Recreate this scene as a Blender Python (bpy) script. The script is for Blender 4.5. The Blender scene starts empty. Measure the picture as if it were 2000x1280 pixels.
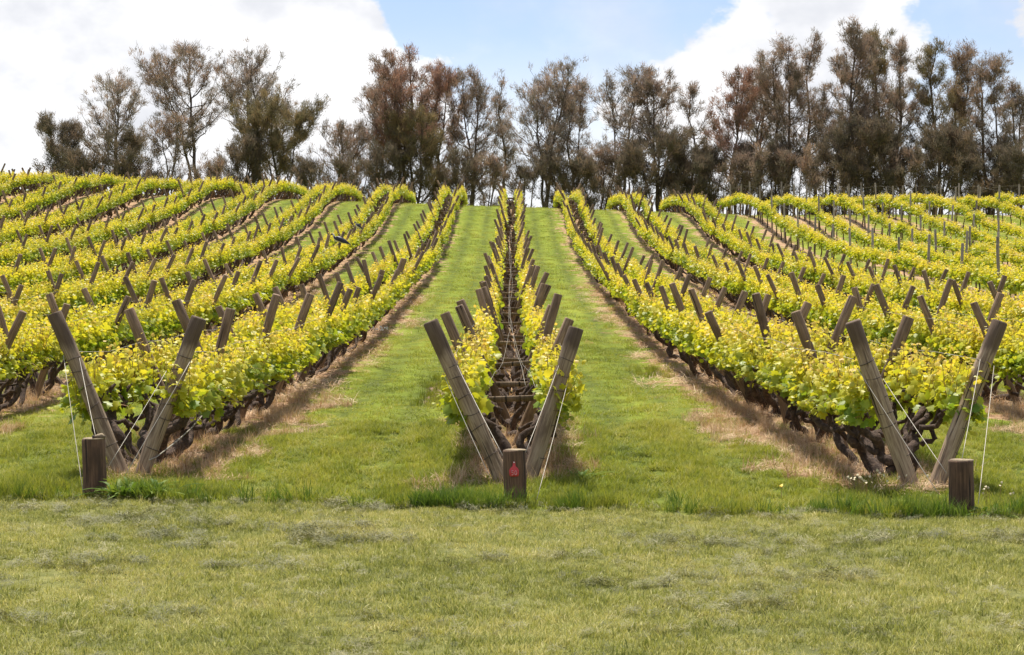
import bpy, math, random
import numpy as np
from mathutils import Vector, Matrix, Euler

SC = bpy.context.scene
COL = SC.collection
R = math.radians
rng = np.random.default_rng(7)
random.seed(7)

# ------------------------------------------------------------------ camera
CAMZ, F, VPX, HY = 1.48, 3500.0, 997.0, 600.0
cam_d = bpy.data.cameras.new('camera')
cam_d.sensor_width = 36.0
cam_d.lens = F / 2000.0 * 36.0
cam_d.clip_end = 6000.0
cam = bpy.data.objects.new('camera', cam_d)
COL.objects.link(cam)
cam.location = (0, 0, CAMZ)
cam.rotation_euler = (R(90) - math.atan((640 - HY) / F), 0, -math.atan((1000 - VPX) / F))
SC.camera = cam
SC.render.resolution_x, SC.render.resolution_y = 1024, 655

# ------------------------------------------------------------------ exposure
SC.view_settings.view_transform = 'Standard'
SC.view_settings.look = 'None'
SC.view_settings.gamma = 1.0
SC.view_settings.use_curve_mapping = False
SC.view_settings.exposure = 0.62
SC.cycles.max_bounces = 5; SC.cycles.diffuse_bounces = 3; SC.cycles.transmission_bounces = 3; SC.cycles.glossy_bounces = 2
SC.cycles.caustics_reflective = False; SC.cycles.caustics_refractive = False

# ------------------------------------------------------------------ node helpers
def mth(nt, op, a, b=None, c=None, clamp=False):
    n = nt.nodes.new('ShaderNodeMath'); n.operation = op; n.use_clamp = clamp
    for i, v in enumerate((a, b, c)):
        if v is None: continue
        if isinstance(v, (int, float)): n.inputs[i].default_value = v
        else: nt.links.new(v, n.inputs[i])
    return n.outputs[0]
def vmth(nt, op, a, b=None):
    n = nt.nodes.new('ShaderNodeVectorMath'); n.operation = op
    for i, v in enumerate((a, b)):
        if v is None: continue
        if isinstance(v, (tuple, list, Vector)): n.inputs[i].default_value = v
        else: nt.links.new(v, n.inputs[i])
    return n.outputs['Value'] if op in ('LENGTH', 'DISTANCE', 'DOT_PRODUCT') else n.outputs[0]
def mrange(nt, v, a, b, c=0.0, d=1.0, smooth=True):
    n = nt.nodes.new('ShaderNodeMapRange'); n.interpolation_type = 'SMOOTHSTEP' if smooth else 'LINEAR'
    nt.links.new(v, n.inputs[0])
    for i, x in zip((1, 2, 3, 4), (a, b, c, d)): n.inputs[i].default_value = x
    return n.outputs[0]
def mixc(nt, f, a, b, mode='MIX'):
    n = nt.nodes.new('ShaderNodeMix'); n.data_type = 'RGBA'; n.blend_type = mode
    for i, v in ((0, f), (6, a), (7, b)):
        if isinstance(v, (int, float)): n.inputs[i].default_value = v
        elif isinstance(v, (tuple, list)): n.inputs[i].default_value = (*v[:3], 1)
        else: nt.links.new(v, n.inputs[i])
    return n.outputs[2]
def noise(nt, vec, scale, detail=4, rough=0.5, col=False, dist=0.0):
    n = nt.nodes.new('ShaderNodeTexNoise')
    n.inputs['Scale'].default_value = scale; n.inputs['Detail'].default_value = detail
    n.inputs['Roughness'].default_value = rough; n.inputs['Distortion'].default_value = dist
    if vec is not None: nt.links.new(vec, n.inputs['Vector'])
    return n.outputs['Color' if col else 'Fac']
def ramp(nt, f, stops):
    n = nt.nodes.new('ShaderNodeValToRGB'); e = n.color_ramp.elements
    while len(e) < len(stops): e.new(0.5)
    for i, (p, c) in enumerate(stops):
        e[i].position = p; e[i].color = (*c[:3], 1)
    nt.links.new(f, n.inputs[0])
    return n.outputs[0]

# ------------------------------------------------------------------ sky and sun
SUN_EL, SUN_AZ = 68.0, -10.0      # azimuth from +Y, negative = to the left
world = bpy.data.worlds.new('World'); SC.world = world; world.use_nodes = True
nt = world.node_tree; nt.nodes.clear()
out = nt.nodes.new('ShaderNodeOutputWorld'); bg = nt.nodes.new('ShaderNodeBackground')
sky = nt.nodes.new('ShaderNodeTexSky'); sky.sky_type = 'NISHITA'; sky.sun_disc = False
sky.sun_elevation = R(SUN_EL); sky.sun_rotation = R(SUN_AZ)
sky.altitude = 100; sky.air_density = 1.0; sky.dust_density = 0.6; sky.ozone_density = 1.6
bg.inputs['Strength'].default_value = 0.12
tc = nt.nodes.new('ShaderNodeTexCoord')
dirv = vmth(nt, 'NORMALIZE', tc.outputs['Generated'])
sep = nt.nodes.new('ShaderNodeSeparateXYZ'); nt.links.new(dirv, sep.inputs[0])
def pxdir(x, y):
    return Vector(((x - VPX) / F, 1.0, (HY - y) / F)).normalized()
sv = vmth(nt, 'MULTIPLY', dirv, (1.0, 1.0, 1.5))
n1 = noise(nt, sv, 9.0, 6, 0.56)
n2 = noise(nt, vmth(nt, 'ADD', sv, (3.1, 1.7, 0.4)), 38.0, 4, 0.6)
f = mth(nt, 'ADD', mth(nt, 'MULTIPLY', n1, 1.05), mth(nt, 'MULTIPLY', n2, 0.50)); f = mth(nt, 'SUBTRACT', f, 0.275)
for (px_, py_, rad, w) in ((250, 130, 560, .34), (620, 200, 320, .30), (690, 90, 130, .18), (1560, 130, 270, .30), (1400, 230, 190, .22), (1690, 130, 190, .22),
                           (1080, 30, 330, -.34), (1870, 40, 220, -.10), (820, 10, 120, -.16)):
    c = pxdir(px_, py_)
    dist = vmth(nt, 'DISTANCE', dirv, c)
    f = mth(nt, 'ADD', f, mrange(nt, dist, rad / F, 0.15 * rad / F, 0.0, w))
mask = mrange(nt, f, 0.49, 0.61)
hz = mrange(nt, mth(nt, 'ABSOLUTE', sep.outputs[2]), 0.165, 0.05, 0.0, 0.85)
mask = mth(nt, 'MAXIMUM', mask, hz)
wisp = mrange(nt, n1, 0.40, 0.75, 0.0, 0.45)
mask = mth(nt, 'MAXIMUM', mask, wisp)
shade = noise(nt, vmth(nt, 'ADD', sv, (0.3, 0.2, 0.9)), 13.0, 5, 0.55)
ccol = mixc(nt, mrange(nt, shade, 0.42, 0.66), (6.0, 6.0, 6.1), (4.55, 4.65, 4.95))
skyc = mixc(nt, 1.0, sky.outputs[0], (.82, .765, .80), 'MULTIPLY')
fin = mixc(nt, mask, skyc, ccol)
nt.links.new(fin, bg.inputs[0]); nt.links.new(bg.outputs[0], out.inputs[0])

sun_d = bpy.data.lights.new('sun', 'SUN'); sun_d.energy = 4.4; sun_d.angle = R(1.2); sun_d.color = (1.0, 0.95, 0.86)
sun = bpy.data.objects.new('sun', sun_d); COL.objects.link(sun)
sdir = Vector((math.sin(R(SUN_AZ)) * math.cos(R(SUN_EL)), math.cos(R(SUN_AZ)) * math.cos(R(SUN_EL)), math.sin(R(SUN_EL))))
sun.rotation_euler = sdir.to_track_quat('Z', 'Y').to_euler()
sun.location = sdir * 60

# ------------------------------------------------------------------ terrain function
_KY = np.array([-400, -50, 0, 10, 13, 15.5, 22, 32, 37, 45.6, 55, 62, 74, 88, 96, 102, 110, 118, 132, 160, 260, 900, 3000.])
_KZ = np.array([0, -.1, -.08, -.07, -.05, 0, .13, .45, .68, 1.22, 1.85, 2.4, 3.5, 5.25, 6.6, 7.15, 7.35, 7.2, 6.4, 4.2, 0, -6, -10.])
def _pchip(x, y, q):
    h = np.diff(x); dl = np.diff(y) / h; m = np.zeros_like(y); m[0] = dl[0]; m[-1] = dl[-1]
    for i in range(1, len(x) - 1):
        if dl[i - 1] * dl[i] > 0:
            w1 = 2 * h[i] + h[i - 1]; w2 = h[i] + 2 * h[i - 1]
            m[i] = (w1 + w2) / (w1 / dl[i - 1] + w2 / dl[i])
    k = np.clip(np.searchsorted(x, q) - 1, 0, len(x) - 2); t = (q - x[k]) / h[k]
    return ((2*t**3-3*t**2+1)*y[k] + (t**3-2*t**2+t)*h[k]*m[k] + (-2*t**3+3*t**2)*y[k+1] + (t**3-t**2)*h[k]*m[k+1])
_TY = np.linspace(-400, 3000, 34001); _TZ = _pchip(_KY, _KZ, _TY)
def sstep(a, b, x):
    t = np.clip((x - a) / (b - a), 0, 1); return t * t * (3 - 2 * t)
def gz(X, Y):
    X = np.asarray(X, float); Y = np.asarray(Y, float)
    z = np.interp(Y, _TY, _TZ)
    lat = -0.034 * np.clip(X, -45, 14) * sstep(20, 96, Y) * (1 - sstep(170, 300, Y))
    b = 0.020 * np.sin(X * 1.9 + 0.7 * Y) * np.sin(Y * 1.1 + 1.3) + 0.012 * np.sin(X * 4.3 - Y * 3.1 + 1)
    return z + lat + b
def mow(X):
    return 13.45 - 0.16 * X + 0.05 * np.sin(X * 3.1) + 0.03 * np.sin(X * 8.3 + 1)
SP = 3.3
VROWS = list(range(-9, 4))
VSPX = [13.2 + 2.5 * k for k in range(7)]
ROWEND = 113.0
def y0row(n): return 15.0 - 0.42 * n
def rowdist(X):
    """distance to the nearest row axis"""
    X = np.asarray(X, float)
    dv = np.abs(X - SP * np.clip(np.round(X / SP), -40, 3))
    for x in VSPX + [13.2 + 2.5 * k for k in range(7, 16)]: dv = np.minimum(dv, np.abs(X - x))
    return dv
def stripw(X):
    """1 on a row axis falling to 0 at the edge of its bare strip; the strips are wider on the lane side"""
    X = np.asarray(X, float); n = np.clip(np.round(X / SP), -40, 3); ds = X - SP * n
    w = np.where(n == 0, .92, np.where(n > 0, np.where(ds < 0, 1.6, 1.1), np.where(ds > 0, 1.3, 1.1)))
    s = np.clip(1 - np.abs(ds) / w, 0, 1)
    for x in VSPX + [13.2 + 2.5 * k for k in range(7, 16)]: s = np.maximum(s, np.clip(1 - np.abs(X - x) / 1.3, 0, 1))
    return s
def px(X, Y, Z): return VPX + F * X / Y, HY - F * (Z - CAMZ) / Y

# ------------------------------------------------------------------ mesh helpers
class MB:
    """collects vertex / triangle / quad arrays and links them as ONE mesh"""
    def __init__(s): s.v = []; s.t = []; s.q = []; s.c = []; s.n = 0
    def add(s, v, tris=None, quads=None, col=None):
        v = np.asarray(v, float).reshape(-1, 3)
        if tris is not None and len(tris): s.t.append(np.asarray(tris, int).reshape(-1, 3) + s.n)
        if quads is not None and len(quads): s.q.append(np.asarray(quads, int).reshape(-1, 4) + s.n)
        c = np.ones((len(v), 4)) if col is None else np.broadcast_to(np.asarray(col, float), (len(v), 4))
        s.c.append(c); s.v.append(v); s.n += len(v)
        return s
    def mesh(s, name, mat, smooth=False, color=False):
        me = bpy.data.meshes.new(name)
        v = np.concatenate(s.v) if s.v else np.zeros((0, 3))
        t = np.concatenate(s.t) if s.t else np.zeros((0, 3), int)
        q = np.concatenate(s.q) if s.q else np.zeros((0, 4), int)
        me.vertices.add(len(v)); me.vertices.foreach_set('co', v.ravel())
        nl = t.size + q.size
        me.loops.add(nl); me.loops.foreach_set('vertex_index', np.concatenate([t.ravel(), q.ravel()]).astype(np.int32))
        me.polygons.add(len(t) + len(q))
        st = np.concatenate([np.arange(len(t)) * 3, t.size + np.arange(len(q)) * 4]).astype(np.int32)
        me.polygons.foreach_set('loop_start', st)
        if smooth: me.polygons.foreach_set('use_smooth', np.ones(len(st), bool))
        if color:
            a = me.color_attributes.new('tint', 'FLOAT_COLOR', 'POINT')
            a.data.foreach_set('color', np.concatenate(s.c).astype(np.float32).ravel())
        me.materials.append(mat)
        me.update(calc_edges=True); me.validate()
        return me
def obj(name, me, parent=None, loc=None, rot=None, scale=None):
    o = bpy.data.objects.new(name, me); COL.objects.link(o)
    if parent is not None: o.parent = parent
    if loc is not None: o.location = loc
    if rot is not None: o.rotation_euler = rot
    if scale is not None: o.scale = (scale,) * 3 if isinstance(scale, (int, float)) else scale
    return o
def tag(o, label=None, cat=None, group=None, kind=None):
    if label: o['label'] = label
    if cat: o['category'] = cat
    if group: o['group'] = group
    if kind: o['kind'] = kind
    return o
def empty(name, loc, rz=0.0):
    o = bpy.data.objects.new(name, None); o.empty_display_size = 0.2
    COL.objects.link(o); o.location = loc; o.rotation_euler = (0, 0, rz)
    return o
def tube(mb, pts, rad, sides=8, cap=True, rough=0.0, rg=None, col=None):
    pts = np.asarray(pts, float); n = len(pts); rad = np.broadcast_to(np.asarray(rad, float), (n,))
    tg = np.gradient(pts, axis=0); tg /= np.linalg.norm(tg, axis=1)[:, None] + 1e-9
    ref = np.array([0, 0, 1.0]) if abs(tg[:, 2].mean()) < 0.8 else np.array([1.0, 0, 0])
    u = np.cross(tg, ref); u /= np.linalg.norm(u, axis=1)[:, None] + 1e-9
    w = np.cross(tg, u)
    a = np.arange(sides) / sides * 2 * np.pi
    rr = rad[:, None] * np.ones(sides)
    if rough and rg is not None: rr = rr * (1 + rough * rg.normal(size=rr.shape))
    v = pts[:, None] + rr[..., None] * (np.cos(a)[None, :, None] * u[:, None] + np.sin(a)[None, :, None] * w[:, None])
    i = np.arange(n - 1)[:, None] * sides; j = np.arange(sides)[None]; k = (j + 1) % sides
    q = np.stack([i + j, i + k, i + sides + k, i + sides + j], -1).reshape(-1, 4)
    t = []
    vv = v.reshape(-1, 3)
    if cap:
        vv = np.concatenate([vv, pts[:1], pts[-1:]])
        e0, e1 = n * sides, n * sides + 1; o = (n - 1) * sides
        for m in range(sides):
            t.append((e0, (m + 1) % sides, m)); t.append((e1, o + m, o + (m + 1) % sides))
    mb.add(vv, t, q, col)
def wobble(p0, p1, n, amp, rg, bow=(0, 0, 0)):
    t = np.linspace(0, 1, n)[:, None]
    p = (1 - t) * np.asarray(p0, float) + t * np.asarray(p1, float) + np.sin(np.pi * t) * np.asarray(bow, float)
    ph = rg.uniform(0, 6.28, (3, 3)); fr = rg.uniform(1.0, 3.2, (3, 3))
    for k in range(3):
        p = p + amp / (k + 1) * np.sin(fr[k] * (k + 1) * t * 3.1 + ph[k]) * np.minimum(1, 4 * t)
    return p
def normz(v): return v / (np.linalg.norm(v, axis=-1, keepdims=True) + 1e-9)

# ------------------------------------------------------------------ materials
def mat(name):
    m = bpy.data.materials.new(name); m.use_nodes = True
    t = m.node_tree; b = t.nodes['Principled BSDF']
    return m, t, b
def bump(t, b, h, strength=0.4, dist=0.01):
    n = t.nodes.new('ShaderNodeBump'); n.inputs['Strength'].default_value = strength; n.inputs['Distance'].default_value = dist
    t.links.new(h, n.inputs['Height']); t.links.new(n.outputs[0], b.inputs['Normal'])
def translucent(m, t, b, colsock, fac, tint=(1, 1, 1)):
    tr = t.nodes.new('ShaderNodeBsdfTranslucent'); mx = t.nodes.new('ShaderNodeMixShader')
    t.links.new(mixc(t, 1.0, colsock, tint, 'MULTIPLY'), tr.inputs[0]); mx.inputs[0].default_value = fac
    t.links.new(b.outputs[0], mx.inputs[1]); t.links.new(tr.outputs[0], mx.inputs[2])
    t.links.new(mx.outputs[0], t.nodes['Material Output'].inputs[0])
def wpos(t):
    g = t.nodes.new('ShaderNodeNewGeometry'); return g.outputs['Position']
def orand(t):
    return t.nodes.new('ShaderNodeObjectInfo').outputs['Random']

def make_wood(name, light, mid, dark, topdark):
    m, t, b = mat(name)
    tc = t.nodes.new('ShaderNodeTexCoord'); oi = t.nodes.new('ShaderNodeObjectInfo')
    off = mth(t, 'MULTIPLY', oi.outputs['Random'], 37.0)
    cx = t.nodes.new('ShaderNodeCombineXYZ'); t.links.new(off, cx.inputs[0]); t.links.new(off, cx.inputs[2])
    p = vmth(t, 'ADD', tc.outputs['Object'], cx.outputs[0])
    grain = noise(t, vmth(t, 'MULTIPLY', p, (1, 1, 0.05)), 70.0, 6, 0.65)
    blot = noise(t, vmth(t, 'MULTIPLY', p, (1, 1, 0.35)), 9.0, 5, 0.6)
    crack = noise(t, vmth(t, 'MULTIPLY', p, (1, 1, 0.03)), 32.0, 3, 0.5)
    c = ramp(t, grain, [(0.30, dark), (0.5, mid), (0.72, light)])
    c = mixc(t, mrange(t, blot, 0.52, 0.75, 0, 0.6), c, light)
    c = mixc(t, mrange(t, blot, 0.50, 0.30, 0, 0.7), c, dark)
    ck = mrange(t, crack, 0.37, 0.31)
    c = mixc(t, ck, c, tuple(x * 0.25 for x in dark))
    se = t.nodes.new('ShaderNodeSeparateXYZ'); t.links.new(tc.outputs['Object'], se.inputs[0])
    tp = mrange(t, mth(t, 'ADD', se.outputs[2], mth(t, 'MULTIPLY', blot, 0.35)), topdark, topdark + 0.12, 0, 0.85)
    c = mixc(t, tp, c, mixc(t, grain, tuple(x * 0.45 for x in dark), dark))
    val = mrange(t, oi.outputs['Random'], 0, 1, 0.72, 1.2, False)
    cv = t.nodes.new('ShaderNodeCombineXYZ')
    for i in range(3): t.links.new(val, cv.inputs[i])
    c = mixc(t, 1.0, c, cv.outputs[0], 'MULTIPLY')
    t.links.new(c, b.inputs['Base Color']); b.inputs['Roughness'].default_value = 0.9
    bump(t, b, mth(t, 'SUBTRACT', mth(t, 'MULTIPLY', grain, 0.6), ck), 0.7, 0.008)
    return m
M_POST = make_wood('weathered_post_wood', (.36, .245, .155), (.23, .148, .088), (.10, .060, .036), 9.0)
M_ENDPOST = make_wood('weathered_end_post_wood', (.54, .42, .29), (.34, .24, .155), (.13, .080, .05), 1.32)
M_STUMP = make_wood('stained_stump_wood', (.21, .12, .068), (.12, .066, .036), (.05, .028, .016), 9.0)
M_SLAT = make_wood('grey_slat_wood', (.34, .25, .17), (.22, .155, .10), (.10, .07, .045), 9.0)
M_PALEPOST = make_wood('pale_grey_post_wood', (.42, .36, .29), (.30, .25, .20), (.16, .13, .10), 9.0)

def make_cut():
    m, t, b = mat('sawn_wood_end')
    tc = t.nodes.new('ShaderNodeTexCoord')
    w = t.nodes.new('ShaderNodeTexWave'); w.wave_type = 'RINGS'; w.rings_direction = 'Z'
    w.inputs['Scale'].default_value = 24; w.inputs['Distortion'].default_value = 2.5
    t.links.new(tc.outputs['Object'], w.inputs[0])
    c = mixc(t, w.outputs['Fac'], (.30, .22, .13), (.42, .33, .2))
    c = mixc(t, mrange(t, noise(t, tc.outputs['Object'], 18, 4), .4, .7), c, (.14, .1, .065))
    t.links.new(c, b.inputs['Base Color']); b.inputs['Roughness'].default_value = .9
    return m
M_CUT = make_cut()

def make_bark():
    m, t, b = mat('dark_vine_bark')
    tc = t.nodes.new('ShaderNodeTexCoord'); p = tc.outputs['Object']
    a = noise(t, p, 22, 6, .65); s = noise(t, vmth(t, 'MULTIPLY', p, (1, 1, .3)), 60, 4, .6)
    c = ramp(t, a, [(.3, (.030, .018, .012)), (.52, (.085, .053, .036)), (.75, (.20, .135, .095))])
    t.links.new(c, b.inputs['Base Color']); b.inputs['Roughness'].default_value = .95
    bump(t, b, mth(t, 'ADD', a, s), 0.9, 0.02)
    return m
M_BARK = make_bark()

def make_leaf():
    m, t, b = mat('young_vine_leaf')
    at = t.nodes.new('ShaderNodeVertexColor'); at.layer_name = 'tint'
    se = t.nodes.new('ShaderNodeSeparateColor'); t.links.new(at.outputs[0], se.inputs[0])
    rnd = mth(t, 'SUBTRACT', mth(t, 'MULTIPLY', orand(t), 0.16), 0.08)
    big = mth(t, 'MULTIPLY', mth(t, 'SUBTRACT', noise(t, wpos(t), 0.55, 3), 0.5), 0.5)
    fac = mth(t, 'ADD', mth(t, 'ADD', se.outputs[0], rnd), big, clamp=True)
    c = ramp(t, fac, [(0.0, (.17, .29, .03)), (.28, (.37, .43, .03)), (.55, (.59, .56, .04)), (.85, (.74, .64, .06)), (1.0, (.76, .56, .12))])
    c = mixc(t, mrange(t, mth(t, 'MULTIPLY', se.outputs[1], mrange(t, se.outputs[0], .55, .8)), .86, 1.0, 0, .5), c, (.58, .30, .08))
    c = mixc(t, mrange(t, se.outputs[1], .10, 0.0, 0, .5), c, (.30, .42, .16))
    t.links.new(c, b.inputs['Base Color']); b.inputs['Roughness'].default_value = .45
    b.inputs['Specular IOR Level'].default_value = .4
    translucent(m, t, b, c, .48, (1.1, 1.05, .7))
    return m
M_LEAF = make_leaf()

def make_shoot():
    m, t, b = mat('reddish_green_shoot')
    c = ramp(t, noise(t, wpos(t), 6, 2), [(.35, (.30, .30, .05)), (.65, (.36, .17, .07))])
    t.links.new(c, b.inputs['Base Color']); b.inputs['Roughness'].default_value = .6
    return m
M_SHOOT = make_shoot()

def make_grass(name, stops, tr=.35, patch=.5, along=1.0):
    """blade colour: tint attribute along the blade, per tuft variation and patches over the ground"""
    m, t, b = mat(name)
    p = wpos(t)
    p = vmth(t, 'MULTIPLY', p, (1, along, 1))
    n1 = noise(t, p, patch, 4, .6); n2 = noise(t, p, 3.1, 3, .55)
    f = mth(t, 'ADD', mth(t, 'MULTIPLY', n1, .62), mth(t, 'MULTIPLY', n2, .38))
    f = mth(t, 'ADD', f, mth(t, 'MULTIPLY', mth(t, 'SUBTRACT', orand(t), .5), .26))
    at = t.nodes.new('ShaderNodeVertexColor'); at.layer_name = 'tint'
    se = t.nodes.new('ShaderNodeSeparateColor'); t.links.new(at.outputs[0], se.inputs[0])
    f = mth(t, 'ADD', f, mth(t, 'MULTIPLY', mth(t, 'SUBTRACT', se.outputs[1], .5), .22))
    c = ramp(t, f, stops)
    t.links.new(c, b.inputs['Base Color']); b.inputs['Roughness'].default_value = .6
    b.inputs['Specular IOR Level'].default_value = .25
    translucent(m, t, b, c, tr, (1.1, 1.1, .8))
    return m
M_GRASS = make_grass('lane_grass', [(.28, (.125, .160, .022)), (.44, (.23, .262, .030)), (.60, (.335, .335, .045)), (.78, (.47, .42, .11))], .4, .75, .22)
M_DARKGRASS = make_grass('deep_green_grass', [(.30, (.06, .12, .016)), (.5, (.125, .20, .024)), (.72, (.23, .29, .04))], .35, .8)
M_LAWN = make_grass('mown_lawn', [(.30, (.18, .205, .045)), (.45, (.355, .36, .088)), (.58, (.50, .465, .145)), (.74, (.65, .57, .26))], .3, .55)
M_CLIP = make_grass('grass_clippings', [(.3, (.085, .088, .035)), (.5, (.19, .185, .078)), (.7, (.36, .325, .155))], .1, 1.2)
M_STRAW = make_grass('dead_straw', [(.3, (.36, .21, .115)), (.5, (.57, .38, .225)), (.68, (.72, .55, .36))], .2, .7)

def make_ground():
    m, t, b = mat('soil_and_turf')
    p = wpos(t)
    at = t.nodes.new('ShaderNodeVertexColor'); at.layer_name = 'tint'
    se = t.nodes.new('ShaderNodeSeparateColor'); t.links.new(at.outputs[0], se.inputs[0])
    n1 = noise(t, vmth(t, 'MULTIPLY', p, (1.6, .35, 1)), .5, 4, .6); n2 = noise(t, p, 7.0, 7, .75); n3 = noise(t, p, 2.0, 4, .6)
    fg = mth(t, 'ADD', mth(t, 'MULTIPLY', n1, .45), mth(t, 'MULTIPLY', n2, .55))
    gr = ramp(t, fg, [(.30, (.105, .145, .022)), (.48, (.195, .24, .032)), (.62, (.29, .315, .045)), (.78, (.38, .36, .10))])
    lw = ramp(t, fg, [(.30, (.07, .075, .024)), (.48, (.16, .165, .05)), (.65, (.30, .285, .10))])
    st = ramp(t, n2, [(.30, (.20, .118, .07)), (.5, (.42, .265, .155)), (.7, (.60, .42, .26))])
    edge = mth(t, 'ADD', se.outputs[0], mth(t, 'MULTIPLY', mth(t, 'SUBTRACT', n3, .53), 1.9))
    gr = mixc(t, mth(t, 'MULTIPLY', se.outputs[2], mrange(t, n3, .3, .6, .25, .85)), gr, (.085, .105, .025))
    c = mixc(t, mrange(t, edge, .42, .62), gr, st)
    c = mixc(t, se.outputs[1], c, lw)
    t.links.new(c, b.inputs['Base Color']); b.inputs['Roughness'].default_value = 1.0
    b.inputs['Specular IOR Level'].default_value = .1
    bump(t, b, n2, .8, .05)
    return m
M_GROUND = make_ground()

def simple(name, c, rough=.6, metal=0.0, var=.25, scale=12):
    m, t, b = mat(name)
    tc = t.nodes.new('ShaderNodeTexCoord')
    col = mixc(t, noise(t, tc.outputs['Object'], scale, 4), tuple(x * (1 - var) for x in c), tuple(min(1, x * (1 + var)) for x in c))
    t.links.new(col, b.inputs['Base Color']); b.inputs['Roughness'].default_value = rough; b.inputs['Metallic'].default_value = metal
    return m
M_WIRE = simple('galvanised_wire', (.40, .36, .29), .5, .3)
M_BAND = simple('rusty_wire_band', (.10, .075, .06), .7, .4)
M_RED = simple('red_plastic_tag', (.62, .055, .055), .5, 0, .12)
M_INK = simple('pale_tag_print', (.75, .38, .36), .6, 0, .1)
M_WHITE = simple('white_plastic', (.85, .82, .78), .5)
M_PETAL = simple('pale_flower_petal', (.62, .52, .30), .6)
M_YELLOW = simple('yellow_flower_petal', (.85, .50, .03), .6)

def make_tree_leaf():
    m, t, b = mat('she_oak_needles')
    oi = t.nodes.new('ShaderNodeObjectInfo')
    at = t.nodes.new('ShaderNodeVertexColor'); at.layer_name = 'tint'
    se = t.nodes.new('ShaderNodeSeparateColor'); t.links.new(at.outputs[0], se.inputs[0])
    n = noise(t, wpos(t), .55, 3, .6)
    f = mth(t, 'ADD', mth(t, 'MULTIPLY', n, .6), mth(t, 'MULTIPLY', se.outputs[0], .4))
    v = ramp(t, f, [(.25, (.55, .62, .55)), (.5, (1, 1, 1)), (.75, (1.5, 1.25, 1.1))])
    c = mixc(t, 1.0, oi.outputs['Color'], v, 'MULTIPLY')
    t.links.new(c, b.inputs['Base Color']); b.inputs['Roughness'].default_value = .8
    b.inputs['Specular IOR Level'].default_value = .15
    translucent(m, t, b, c, .42)
    return m
M_NEEDLE = make_tree_leaf()
def make_tbark():
    m, t, b = mat('tree_bark')
    tc = t.nodes.new('ShaderNodeTexCoord'); p = tc.outputs['Object']
    a = noise(t, vmth(t, 'MULTIPLY', p, (1, 1, .25)), 5, 6, .65)
    c = ramp(t, a, [(.3, (.06, .042, .032)), (.55, (.13, .095, .07)), (.75, (.23, .18, .14))])
    t.links.new(c, b.inputs['Base Color']); b.inputs['Roughness'].default_value = .95
    bump(t, b, a, .8, .05)
    return m
M_TBARK = make_tbark()

# ------------------------------------------------------------------ ground (one sheet out to the horizon)
def grid_axis(segs):
    o = []
    for a, b, s in segs: o.append(np.arange(a, b, s))
    o.append([segs[-1][1]]); return np.concatenate(o)
gx = grid_axis([(-2500, -300, 200), (-300, -60, 12), (-60, -34, 1.2), (-34, -8, .35), (-8, 8, .14), (8, 32, .35), (32, 60, 1.2), (60, 300, 12), (300, 2500, 200)])
gy = grid_axis([(-400, -20, 20), (-20, 5, 1.2), (5, 20, .14), (20, 45, .4), (45, 120, .8), (120, 180, 3), (180, 500, 20), (500, 3000, 125)])
GX, GY = np.meshgrid(gx, gy)
GZ = gz(GX, GY)
rd = rowdist(GX)
strip = stripw(GX)
inblock = (GY > mow(GX) + .25) & (GY < 116)
strip = strip * inblock * sstep(0, 1.2, GY - (15 - .127 * GX) + .9)
lawnm = 1 - sstep(-.05, .12, GY - mow(GX))
GZ = GZ + np.where(inblock & (np.abs(GX) < 40), -.015 * np.exp(-((rd - 1.22) / .20) ** 2), 0)
mb = MB()
nx = len(gx); i, j = np.meshgrid(np.arange(len(gy) - 1), np.arange(nx - 1), indexing='ij')
q = np.stack([i*nx+j, i*nx+j+1, (i+1)*nx+j+1, (i+1)*nx+j], -1).reshape(-1, 4)
mb.add(np.stack([GX, GY, GZ], -1).reshape(-1, 3), None, q)
track = np.exp(-((rd - 1.22) / .20) ** 2) * inblock * (GX < 12)
mb.c = [np.stack([strip, lawnm, track, 1 + 0 * strip], -1).reshape(-1, 4)]
tag(obj('ground', mb.mesh('ground', M_GROUND, True, True)), 'grassy hillside rising to a crest beyond the vine rows', kind='structure')

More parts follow.
